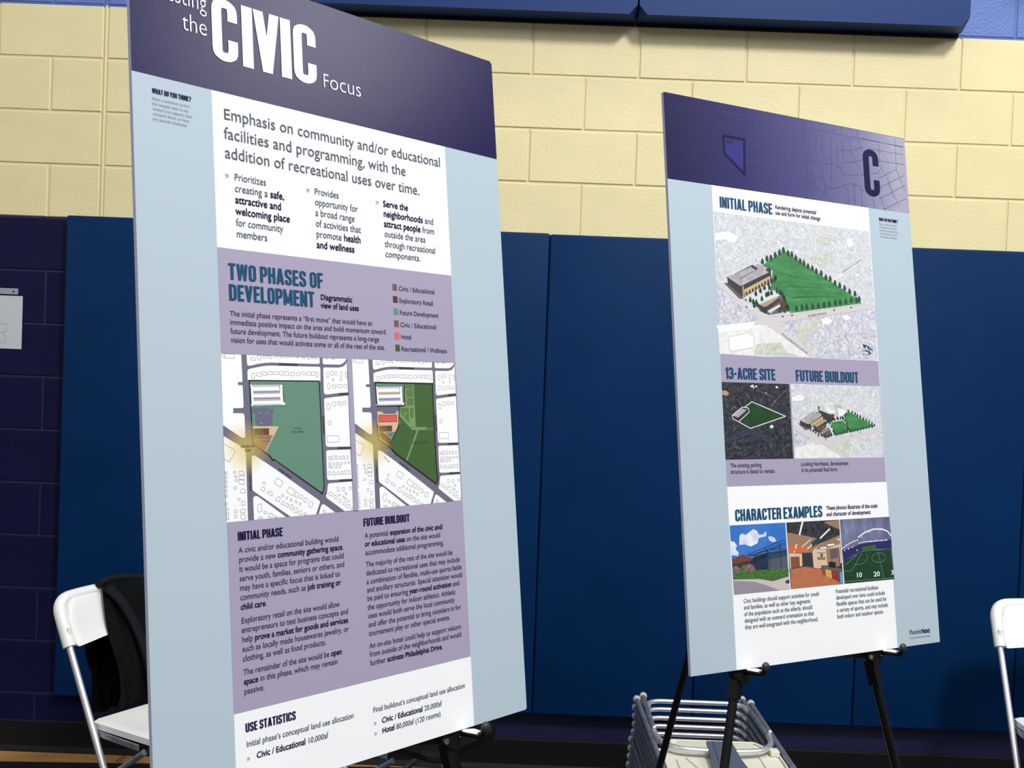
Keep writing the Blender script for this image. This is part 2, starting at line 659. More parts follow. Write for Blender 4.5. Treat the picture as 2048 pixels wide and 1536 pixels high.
def poster_glyph(c):
    w, t = 0.43, 0.165
    a, b = t / 2, w - t / 2
    k = t / 2 * 0.86
    T, Bm = 1 - k, k
    r = 0.16
    D = {
        'I': (t, [('s', a, 0, a, 1)]),
        'C': (w, [('p', [(b, 0.66), (b, T), (a, T), (a, Bm), (b, Bm), (b, 0.36)], r)]),
        'O': (w, [('p', [(a, 0.5), (a, T), (b, T), (b, Bm), (a, Bm), (a, 0.5)], r)]),
        'D': (w, [('p', [(0, T), (b, T), (b, Bm), (0, Bm)], r), ('s', a, 0, a, 1)]),
        'U': (w, [('p', [(a, 1), (a, Bm), (b, Bm), (b, 1)], r)]),
        'S': (w, [('p', [(b, 0.70), (b, T), (a, T), (a, 0.57), (b, 0.43), (b, Bm), (a, Bm), (a, 0.30)], 0.15)]),
        'P': (w, [('s', a, 0, a, 1), ('p', [(0, T), (b, T), (b, 0.46), (0, 0.46)], 0.13)]),
        'R': (w, [('s', a, 0, a, 1), ('p', [(0, T), (b, T), (b, 0.50), (0, 0.50)], 0.13), ('s', b, 0, b - 0.02, 0.5)]),
        'B': (w, [('s', a, 0, a, 1), ('p', [(0, T), (b, T), (b, 0.52), (0, 0.52)], 0.12), ('p', [(0, 0.52), (b, 0.52), (b, Bm), (0, Bm)], 0.12)]),
        'E': (w * 0.86, [('s', a, 0, a, 1), ('p', [(0, T), (w * 0.86, T)], 0), ('p', [(0, 0.52), (w * 0.8, 0.52)], 0), ('p', [(0, Bm), (w * 0.86, Bm)], 0)]),
        'F': (w * 0.84, [('s', a, 0, a, 1), ('p', [(0, T), (w * 0.84, T)], 0), ('p', [(0, 0.50), (w * 0.78, 0.50)], 0)]),
        'L': (w * 0.82, [('s', a, 0, a, 1), ('p', [(0, Bm), (w * 0.82, Bm)], 0)]),
        'T': (w * 0.96, [('s', w * 0.48, 0, w * 0.48, 1), ('p', [(0, T), (w * 0.96, T)], 0)]),
        'H': (w, [('s', a, 0, a, 1), ('s', b, 0, b, 1), ('p', [(0, 0.52), (w, 0.52)], 0)]),
        'N': (w * 1.04, [('s', a, 0, a, 1), ('s', b + 0.017, 0, b + 0.017, 1), ('s', b, 0, a, 1, t * 0.95)]),
        'M': (w * 1.32, [('s', a, 0, a, 1), ('s', w * 1.32 - a, 0, w * 1.32 - a, 1), ('s', w * 0.66, 0.12, a, 1, t * 0.8), ('s', w * 0.66, 0.12, w * 1.32 - a, 1, t * 0.8)]),
        'V': (w * 1.05, [('s', w * 0.525, 0, a, 1, t * 1.05), ('s', w * 0.525, 0, w * 1.05 - a, 1, t * 1.05)]),
        'W': (w * 1.5, [('s', w * 0.40, 0, a, 1, t * 0.95), ('s', w * 0.40, 0, w * 0.75, 1, t * 0.85), ('s', w * 1.1, 0, w * 0.75, 1, t * 0.85), ('s', w * 1.1, 0, w * 1.5 - a, 1, t * 0.95)]),
        'A': (w * 1.1, [('s', a, 0, w * 0.55 - 0.02, 1), ('s', w * 1.1 - a, 0, w * 0.55 + 0.02, 1), ('p', [(0.1, 0.24), (w * 1.1 - 0.1, 0.24)], 0)]),
        'X': (w * 1.08, [('s', a, 0, w * 1.08 - a, 1), ('s', w * 1.08 - a, 0, a, 1)]),
        'K': (w, [('s', a, 0, a, 1), ('s', b, 0, a + 0.05, 0.55), ('s', a + 0.03, 0.45, b, 1)]),
        'Y': (w * 1.02, [('s', w * 0.51, 0, w * 0.51, 0.5), ('s', w * 0.51, 0.38, a, 1), ('s', w * 0.51, 0.38, w * 1.02 - a, 1)]),
        '1': (w * 0.55, [('s', w * 0.55 - a, 0, w * 0.55 - a, 1), ('p', [(0, 0.80), (w * 0.4, 0.86)], 0)]),
        '3': (w, [('p', [(a, 0.72), (a, T), (b, T), (b, 0.54), (0.14, 0.52)], 0.13), ('p', [(0.14, 0.52), (b, 0.50), (b, Bm), (a, Bm), (a, 0.28)], 0.13)]),
        '-': (w * 0.6, [('p', [(0, 0.45), (w * 0.55, 0.45)], 0)]),
        '?': (w, [('p', [(a, 0.70), (a, T), (b, T), (b, 0.55), (w / 2, 0.45), (w / 2, 0.26)], 0.12), ('s', w / 2, 0, w / 2, 0.16)]),
        ' ': (0.13, []),
    }
    ww, d = D[c]
    return ww, bars(ww, t, d)


PG = {}


def poster(s, t, u0, v, u1, cap, layer=40, ink='ink_teal', gap=0.055):
    for c in t:
        if c not in PG:
            PG[c] = poster_glyph(c)
    tot = sum(PG[c][0] + gap for c in t) - gap
    sx = (u1 - u0) / tot
    x = 0.0
    for c in t:
        ww, quads = PG[c]
        for i, q in enumerate(quads):
            s.poly([(u0 + (x + px) * sx, v - py * cap) for px, py in q], ink, layer + 0.12 * i)
        x += ww + gap


# ---- the boards themselves
def board_empty(P, er, eu, label):
    er, eu = Vector(er).normalized(), Vector(eu)
    eu = (eu - er * eu.dot(er)).normalized()
    back = -er.cross(eu)
    origin = Vector(P) + Vector((0, 0, 2.055)) + er * (BW / 2000.0) - eu * (BH / 1000.0)
    M = Matrix(((er.x, back.x, eu.x, origin.x), (er.y, back.y, eu.y, origin.y), (er.z, back.z, eu.z, origin.z), (0, 0, 0, 1)))
    o = thing('presentation_board', label, 'display board')
    o.matrix_world = M
    return o, M


def foam_core(parent):
    bm = bmesh.new()
    w, h, c = BW / 2000.0, BH / 1000.0, 0.004
    pts = [(-w, 0), (w - c * 0.7, 0), (w, c * 0.6), (w, h - c), (w - c, h), (-w + 0.001, h), (-w, h - 0.001)]
    a = [bm.verts.new((x, 0, z)) for x, z in pts]
    b = [bm.verts.new((x, 0.0064, z)) for x, z in pts]
    bm.faces.new(a)
    bm.faces.new(list(reversed(b)))
    for i in range(len(pts)):
        j = (i + 1) % len(pts)
        bm.faces.new((a[j], a[i], b[i], b[j]))
    bmesh.ops.recalc_face_normals(bm, faces=bm.faces[:])
    return obj('foam_core', bm, MATS['foam_edge'], parent)


def outline(c=4.0):
    return [(0, 0), (BW - c, 0), (BW, c), (BW, BH - 3), (BW - 3, BH), (0, BH)]


# ============================================================ NEAR BOARD
near, M_near = board_empty((1.13635985, -2.83799113, -0.00170457), (0.67730782, 0.73568313, -0.00494443), (-0.09250912, 0.09183219, 0.99146806),
                           'large near board headed CIVIC Focus on its easel, text and two site maps')
foam_core(near)
s = Sheet(); s.poly(outline(), 'print_margin', 1); s.build('margin_print', near)
s = Sheet(); s.poly([(0, 0), (BW - 4, 0), (BW, 4), (BW, 156.9), (0, 156.9)], 'print_navy', 2); s.build('header_band', near, 'dark navy header band')
s = Sheet(); s.rect(104, 156.9, 497.2, BH, 'print_white', 2); s.build('content_panel', near, 'white text column')
s = Sheet()
s.rect(104, 351.7, 497.0, 481.3, 'print_lavender', 4)
s.rect(103.6, 481.3, 497.0, 683.6, 'print_lavender', 4)
s.rect(103.6, 683.6, 497.0, 908.0, 'print_lavender', 4)
s.build('lavender_panel', near)

s = Sheet()
tx(s, 'Testing', 32.0, 60.0, 101.0, 19.6, ink='ink_white')
tx(s, 'the', 66.5, 91.0, 101.0, 19.6, ink='ink_white')
for c, a, b in (('C', 107.2, 143.6), ('I', 150.0, 166.0), ('V', 167.6, 206.4), ('I', 208.4, 224.4), ('C', 228.2, 264.8)):
    rr = (37.2, 116.6)
    poster(s, c, a, rr[1], b, rr[1] - rr[0], 40, 'ink_white')
tx(s, 'F', 273.8, 115.6, 285.0, 19.3, ink='ink_white')
tx(s, 'ocus', 285.0, 115.6, 341.0, 19.3, ink='ink_white')
s.build('title_text', near, 'white CIVIC Focus title')
s = Sheet()
poster(s, 'WHAT DO YOU THINK?', 24.7, 178.0, 75.2, 6.0, ink='ink_navy')
for k, (t, e) in enumerate((('Place a comment card in', 73.0), ('the margins next to any', 71.3), ('content you support, have', 76.0), ('concerns about, or have', 71.8), ('any general comments.', 69.8))):
    tx(s, t, 24.6, 185.8 + 6.05 * k, e, 3.2, ink='ink_pale')
s.build('comment_note', near)

s = Sheet()
for t, v, e in (('Emphasis on community and/or educational', 190.1, 486.4), ('facilities and programming, with the', 214.7, 416.3), ('addition of recreational uses over time.', 239.0, 441.6)):
    tx(s, t, 118.8, v, e, 13.3, ink='ink_grey')
s.build('summary_text', near)
cols = (
    (131.3, (('Prioritizes', 177.8), ('creating a *safe,', 204.7), ('*attractive and', 199.4), ('*welcoming place', 211.9), ('for community', 200.9), ('members', 176.5))),
    (252.6, (('Provides', 293.2), ('opportunity for', 325.1), ('a broad range', 318.8), ('of activities that', 328.7), ('promote *health', 327.6), ('*and wellness', 316.1))),
    (370.4, (('*Serve the', 417.3), ('*neighborhoods* and', 466.0), ('*attract people* from', 466.9), ('outside the area', 448.3), ('through recreational', 467.1), ('components.', 437.0))))
for u, ls in cols:
    s = Sheet()
    tx(s, '\u00bb', u - 13.5, 263.6, u - 7.0, 7.4, ink='ink_pale')
    for k, (t, e) in enumerate(ls):
        tx(s, t, u, 265.2 + 14.25 * k, e, 8.6, ink='ink_grey')
    s.build('bullet_text', near)

s = Sheet()
poster(s, 'TWO PHASES OF', 118.0, 389.8, 260.3, 20.1)
poster(s, 'DEVELOPMENT', 118.0, 415.7, 245.4, 20.1)
tx(s, '*Diagrammatic', 255.4, 404.9, 308.4, 6.9)
tx(s, '*view of land uses', 255.4, 415.9, 318.9, 6.9)
for t, v, e in (('The initial phase represents a \u201cfirst move\u201d that would have an', 434.8, 341.3), ('immediate positive impact on the area and build momentum toward', 445.5, 364.8),
                ('future development. The future buildout represents a long-range', 456.4, 352.3), ('vision for uses that would activate some or all of the rest of the site.', 467.3, 362.1)):
    tx(s, t, 117.9, v, e, 6.3)
s.build('heading_text', near, 'TWO PHASES OF DEVELOPMENT heading and paragraph')

mat('key_brown', rgb(112, 78, 68), 0.5)
mat('key_maroon', rgb(72, 34, 28), 0.5)
mat('key_green', rgb(92, 136, 116), 0.5)
mat('key_coral', rgb(214, 92, 92), 0.5)
mat('key_olive', rgb(52, 84, 38), 0.5)
for k, (t, c, e) in enumerate((('Civic / Educational', 'key_brown', 461.0), ('Exploratory Retail', 'key_maroon', 457.0), ('Future Development', 'key_green', 466.7),
                               ('Civic / Educational', 'key_brown', 460.9), ('Hotel', 'key_coral', 411.7), ('Recreational / Wellness', 'key_olive', 480.0))):
    s = Sheet()
    v = 382.2 + 17.12 * k
    s.rect(381.0, v - 8.6, 389.4, v + 0.8, c, 12)
    s.build('legend_swatch', near)
    s = Sheet()
    tx(s, t, 391.9, v, e, 6.3)
    s.build('legend_text', near)

s = Sheet()
poster(s, 'INITIAL PHASE', 117.8, 706.2, 181.8, 10.4, ink='ink_navy')
body = (('A civic and/or educational building would', 268.2), ('provide a new *community gathering space*.', 275.4), ('It would be a space for programs that could', 275.3), ('serve youth, families, seniors or others, and', 275.6),
        ('may have a specific focus that is linked to', 268.0), ('community needs, such as *job training or', 268.5), ('*child care*.', 154.8))
for k, (t, e) in enumerate(body):
    tx(s, t, 117.9, 720.9 + 11.22 * k, e, 6.5)
for k, (t, e) in enumerate((('Exploratory retail on the site would allow', 265.3), ('entrepreneurs to test business concepts and', 278.6), ('help *prove a market for goods and services', 277.7), ('such as locally made housewares jewelry, or', 278.2), ('clothing, as well as food products.', 241.0))):
    tx(s, t, 118.1, 804.3 + 11.2 * k, e, 6.5)
for k, (t, e) in enumerate((('The remainder of the site would be *open', 265.6), ('*space* in this phase, which may remain', 258.1), ('passive.', 147.2))):
    tx(s, t, 118.5, 864.9 + 11.3 * k, e, 6.5)
s.build('paragraph_text', near, 'INITIAL PHASE paragraphs')
s = Sheet()
poster(s, 'FUTURE BUILDOUT', 310.4, 705.4, 392.0, 10.4, ink='ink_navy')
for v, t, e in ((720.8, 'A potential *expansion of the civic and/', 454.3), (732.1, '*or educational uses* on the site would', 448.5), (743.5, 'accommodate additional programming.', 454.7),
                (758.9, 'The majority of the rest of the site would be', 471.0), (770.3, 'dedicated to recreational uses that may include', 484.9), (781.6, 'a combination of flexible, multi-use sports fields', 487.6),
                (792.6, 'and ancillary structures. Special attention would', 487.9), (803.7, 'be paid to ensuring *year-round activation* and', 481.5), (815.3, 'the opportunity for indoor athletics. Athletic', 473.1),
                (826.4, 'uses would both serve the local community', 470.3), (838.0, 'and offer the potential to bring outsiders in for', 481.8), (849.4, 'tournament play or other special events.', 459.8),
                (865.6, 'An on-site hotel could help to support visitors', 480.2), (876.6, 'from outside of the neighborhoods and would', 480.0), (888.0, 'further *activate Philadelphia Drive*.', 442.8)):
    tx(s, t, 311.0, v, e, 6.5)
s.build('paragraph_text', near, 'FUTURE BUILDOUT paragraphs')
s = Sheet()
poster(s, 'USE STATISTICS', 118.7, 931.8, 190.3, 10.4, ink='ink_navy')
s.build('heading_text', near, 'USE STATISTICS heading')
s = Sheet()
tx(s, 'Initial phase\u2019s conceptual land use allocation', 118.9, 949.0, 280.1, 6.5, ink='ink_grey')
for u, v, t, e in ((132.4, 964.9, '*Civic / Educational* 10,000sf', 238.1),):
    tx(s, t, u, v, e, 6.9, ink='ink_grey')
    tx(s, '\u00bb', u - 13.5, v, u - 9.0, 6.0, ink='ink_pale')
s.build('statistics_text', near)
s = Sheet()
tx(s, 'Final buildout\u2019s conceptual land use allocation', 312.3, 949.2, 482.3, 6.5, ink='ink_grey')
for u, v, t, e in ((326.2, 965.5, '*Civic / Educational* 20,000sf', 435.1), (326.2, 978.9, '*Hotel* 80,000sf (120 rooms)', 432.5)):
    tx(s, t, u, v, e, 6.9, ink='ink_grey')
    tx(s, '\u00bb', u - 13.5, v, u - 9.0, 6.0, ink='ink_pale')
s.build('statistics_text', near)

# ---- the two land use maps
mat('map_road', rgb(104, 102, 122), 0.5)
mat('map_white', rgb(242, 242, 244), 0.5)
mat('map_outline', rgb(88, 88, 96), 0.5)
mat('map_green', rgb(92, 134, 114), 0.5)
mat('map_olive', rgb(58, 92, 42), 0.5)
mat('map_olive_mid', rgb(82, 118, 62), 0.5)
mat('map_olive_pale', rgb(116, 146, 90), 0.5)
mat('map_parking', rgb(98, 98, 122), 0.5)
mat('map_tan', rgb(206, 178, 140), 0.5)
mat('map_brown', rgb(150, 116, 92), 0.5)
mat('map_darkbrown', rgb(98, 60, 48), 0.5)
mat('map_black', rgb(24, 26, 28), 0.5)
mat('map_label', rgb(52, 52, 62), 0.5)
mat('map_stripe', rgb(178, 180, 186), 0.5)
mat('map_stripe_tan', rgb(204, 188, 172), 0.5)
mat('map_stripe_blue', rgb(160, 170, 200), 0.5)
mat('map_kerb', rgb(230, 214, 170), 0.5)
mat('map_red', rgb(216, 84, 84), 0.5)
# printed yellow halo: a soft-edged translucent ink
m = mat('map_halo', rgb(244, 216, 90), 0.5)
t_, p_ = nt(m)
tc = t_.nodes.new('ShaderNodeTexCoord')
gr = t_.nodes.new('ShaderNodeTexGradient')
gr.gradient_type = 'SPHERICAL'
mp = t_.nodes.new('ShaderNodeMapping')
mp.inputs['Location'].default_value = (-1.0, -1.0, -1.0)
mp.inputs['Scale'].default_value = (2.0, 2.0, 2.0)
mr = t_.nodes.new('ShaderNodeMapRange')
mr.inputs['From Min'].default_value = 0.0
mr.inputs['From Max'].default_value = 0.75
mr.inputs['To Max'].default_value = 0.42
t_.links.new(tc.outputs['Generated'], mp.inputs['Vector'])
sep = t_.nodes.new('ShaderNodeSeparateXYZ')
cmb = t_.nodes.new('ShaderNodeCombineXYZ')
t_.links.new(mp.outputs['Vector'], sep.inputs[0])
t_.links.new(sep.outputs['X'], cmb.inputs['X'])
t_.links.new(sep.outputs['Z'], cmb.inputs['Y'])
t_.links.new(cmb.outputs[0], gr.inputs['Vector'])
t_.links.new(gr.outputs['Fac'], mr.inputs['Value'])
t_.links.new(mr.outputs['Result'], p_.inputs['Alpha'])

MAP_WHITE = (
    [(103.5, 481.4), (132, 481.8), (132.7, 544.9), (132, 546.6), (130.1, 547.2), (118, 547.2), (117.7, 553.3), (130.8, 553.6), (132.8, 554.6), (133.5, 556.4), (133.5, 580.6), (132.9, 583), (130.2, 583.8), (127.6, 582.8), (103.3, 567.6)],
    [(103.5, 580.8), (130.4, 595.5), (132.5, 596.8), (133.4, 599), (132.9, 683.4), (103.4, 683.5)],
    [(139.5, 481.9), (249.8, 481.7), (249.9, 488), (249.1, 489.6), (247.1, 490.1), (211.7, 490.3), (175.6, 490.2), (166.5, 490.9), (156.4, 492.3), (143.5, 495.2), (140.8, 494.8), (139.9, 493.1)],
    [(254.9, 482.1), (294.1, 481.8), (292.5, 484.7), (288, 488.1), (282.8, 490), (256.5, 490.3), (255, 489.4), (254.6, 487.7)],
    [(140, 501.9), (140.9, 500), (143.4, 498.9), (160.3, 495.5), (169.3, 494.4), (175.4, 494.2), (248.1, 493.7), (249.8, 494.2), (250.4, 495.8), (249.9, 512.4), (139.8, 512.6)],
    [(255, 496.2), (255.9, 494.8), (257.9, 494.3), (280.3, 494), (287.2, 492.7), (292, 489.8), (294.8, 485.8), (294.4, 527.2), (277.4, 527.8), (259.4, 529.9), (256.1, 529.3), (254.6, 527.5)],
    [(254.4, 536.4), (255.3, 535.1), (257.5, 534.5), (270.3, 533.1), (294.4, 530.8), (294.2, 598.8), (257.1, 598.2), (254.9, 597.2), (254, 594.7)],
    [(254.1, 604.8), (254.8, 603.2), (256.6, 602.4), (294.1, 602.7), (294.5, 641.6), (256.6, 641.2), (254.6, 640.4), (253.8, 638.6)],
    [(254.5, 647.7), (255.2, 646.1), (257.4, 645.3), (294.8, 645), (294.5, 683), (280.2, 683), (252.3, 664.3), (250.8, 662.5), (251, 660.7), (252.6, 658.6)],
    [(141.3, 607.7), (142.2, 605.9), (144, 605.3), (146.3, 605.7), (170.6, 620.5), (238.9, 665.8), (240.6, 667.3), (240.8, 669.3), (233.9, 683.8), (194.8, 683.7), (142.4, 648.7), (141.1, 647.3), (140.8, 645.8)],
    [(141.3, 657.6), (142.3, 655.6), (144.8, 654.6), (148.2, 655.4), (187.8, 683.4), (141.4, 683.4)],
    [(242.5, 673.6), (243.7, 671.9), (245.9, 671.7), (248, 672.4), (264.7, 683.5), (238.2, 683.5)])
HOUSES = ((148.3, 486.6, 70, 42, 0), (157.8, 484.6, 60, 55, 45), (165.8, 483.4, 66, 30, 0), (173.9, 483.4, 56, 36, 20), (183.1, 482.5, 46, 22, 0), (190.7, 482.6, 50, 24, 20), (199, 482.2, 55, 20, 0), (206.9, 482.2, 56, 16, 0), (214.8, 482.1, 50, 18, 0), (223.8, 482.2, 48, 22, 10), (231.8, 482.8, 46, 32, 30), (238.3, 482.3, 40, 14, 0), (244.3, 482.3, 38, 20, 0), (260.8, 482.6, 34, 18, 20), (271.9, 482.5, 56, 16, 0), (147.9, 507.6, 45, 80, -8), (155.9, 505.4, 65, 60, 8), (164.4, 504.3, 68, 56, 5), (172.4, 503.7, 68, 50, 0), (180.6, 503.1, 66, 50, -3), (189.2, 503.4, 62, 55, 10), (197.5, 503.6, 62, 60, 0), (206.3, 504.1, 62, 62, 3), (215.3, 503.7, 62, 58, 0), (224, 502.8, 62, 50, 5), (231.8, 503.2, 66, 58, 8), (238.9, 502.8, 52, 56, 0), (245.3, 504, 34, 85, 0), (262.1, 504.1, 42, 90, 0), (269.2, 501.7, 38, 72, 0), (275.4, 501.6, 38, 62, 0), (283.8, 502.7, 36, 90, 0), (292.6, 503.5, 24, 100, 0), (270.4, 510.4, 28, 38, 0), (283.2, 509.8, 28, 44, 0), (262.4, 518.9, 42, 85, 0), (271.1, 519.3, 62, 56, 5), (280.1, 518.2, 62, 56, 0), (289.2, 518.3, 62, 54, 0), (261, 545.4, 46, 98, -5), (270.1, 542, 58, 56, 5), (279.1, 541.3, 56, 58, 10), (286.9, 540.4, 56, 52, 0), (261.6, 567.1, 42, 72, 0), (106.9, 483.8, 38, 48, 0), (115.6, 483.9, 132, 62, 0),) + ((105.1, 624.7, 28, 36, 0), (104.9, 630, 26, 36, 0), (104.6, 635.3, 26, 34, 0), (104.5, 640.6, 26, 36, 0), (104.5, 646.2, 26, 38, 0), (104.3, 651.9, 26, 38, 0), (104, 661.6, 26, 34, 0), (104.9, 667.8, 34, 42, 0), (105, 673.5, 34, 42, 0), (105, 679.1, 30, 36, 0), (116.8, 624.5, 30, 36, 0), (118.2, 629.7, 28, 32, 0), (118.3, 634.6, 32, 34, 0), (116.5, 643, 36, 44, 0), (121.3, 657.1, 34, 36, 0), (116.2, 671.3, 34, 44, 0), (116, 677.1, 34, 42, 0), (126.3, 625.7, 72, 54, 0), (126.2, 631.5, 80, 54, 0), (126, 636.8, 76, 64, 0), (127.1, 647.4, 66, 64, 0), (127.4, 662.2, 44, 58, 0), (126.2, 671.2, 72, 52, 0), (126.4, 678.4, 64, 74, 0), (179.2, 640.1, 100, 96, 33), (158, 639.4, 32, 38, 30), (155.9, 646.8, 48, 58, 30), (165.9, 652.4, 78, 46, 32), (197, 652.2, 100, 92, 33), (205.6, 657, 50, 74, 28), (212.3, 660, 46, 66, 28), (218.4, 664.7, 48, 74, 28), (226.6, 670.5, 58, 78, 28), (184, 656.5, 28, 34, 30), (190.5, 659.9, 28, 34, 30), (196.5, 662.9, 28, 34, 30), (203.7, 665.5, 28, 34, 30), (209.7, 668.9, 28, 34, 30), (177.3, 660.3, 56, 76, 30), (184.1, 666.3, 42, 46, 30), (190.6, 669.3, 46, 52, 30), (197.1, 671.9, 46, 72, 30), (203.1, 676.2, 42, 76, 0), (209.8, 679.2, 46, 66, 20), (217, 682.2, 36, 30, 20), (150, 669.8, 56, 124, 0), (157.6, 675.8, 36, 38, 0), (165.8, 679.7, 66, 56, 0), (150.4, 681.5, 56, 26, 0), (173.2, 682.4, 34, 30, 20), (258.8, 612.9, 42, 42, 0), (263.8, 612.7, 36, 62, 0), (270, 612.6, 30, 58, 0), (276.3, 612.9, 32, 50, 0), (282.4, 612.9, 32, 56, 0), (288.6, 613, 32, 46, 0), (259.3, 620.2, 30, 40, 0), (265.7, 620.1, 28, 36, 0), (272.1, 620.1, 28, 38, 0), (278.2, 620.1, 28, 36, 0), (284.5, 620.1, 28, 38, 0), (290.7, 619.9, 26, 34, 0), (259, 624.5, 30, 36, 0), (263.2, 624.5, 26, 36, 0), (269.6, 624.4, 28, 36, 0), (275.5, 624.5, 28, 36, 0), (258.4, 632.4, 48, 52, 10), (265.5, 632.8, 36, 60, 0), (271.9, 632.8, 34, 58, 5), (278.1, 632.9, 36, 58, 0), (283.8, 632.6, 36, 66, 10), (290.3, 632.9, 32, 60, 0), (270.7, 654, 32, 62, 0), (279.5, 654, 42, 58, 10), (291.1, 653.6, 36, 42, 0), (258.6, 659.2, 56, 56, 30), (265.8, 663.7, 56, 52, 30), (273, 669.2, 42, 56, 30), (280.5, 672.9, 46, 62, 30), (286.7, 677.1, 42, 56, 30), (292.6, 680.4, 24, 40, 30), (272.3, 661.6, 28, 30, 0), (283.7, 660.4, 28, 32, 0), (278.9, 664.3, 24, 26, 30), (282, 666.7, 24, 26, 30), (287.1, 670.2, 28, 30, 30), (247, 680.9, 42, 34, 30), (266.3, 588.1, 184, 104, 0),)


def house(s, u, v, w, h, rot, layer, rn):
    w, h = w * 0.102, h * 0.082
    kind = rn.randrange(4) if w < 9 else 0
    x, y = w / 2, h / 2
    if kind == 0:
        pts = [(-x, -y), (x, -y), (x, y), (-x, y)]
    elif kind == 1:
        pts = [(-x, -y * 0.5), (-x * 0.3, -y), (x, -y * 0.9), (x, y * 0.8), (-x * 0.2, y), (-x, y * 0.6)]
    elif kind == 2:
        pts = [(-x, -y), (x * 0.4, -y), (x * 0.4, -y * 0.5), (x, -y * 0.5), (x, y), (-x * 0.5, y), (-x * 0.5, y * 0.6), (-x, y * 0.6)]
    else:
        pts = [(-x, -y * 0.2), (x * 0.1, -y), (x, -y * 0.6), (x, y), (-x, y * 0.9)]
    a = math.radians(rot)
    s.line([(u + px * math.cos(a) - py * math.sin(a), v + px * math.sin(a) + py * math.cos(a)) for px, py in pts], 0.46, 'map_outline', layer, closed=True)


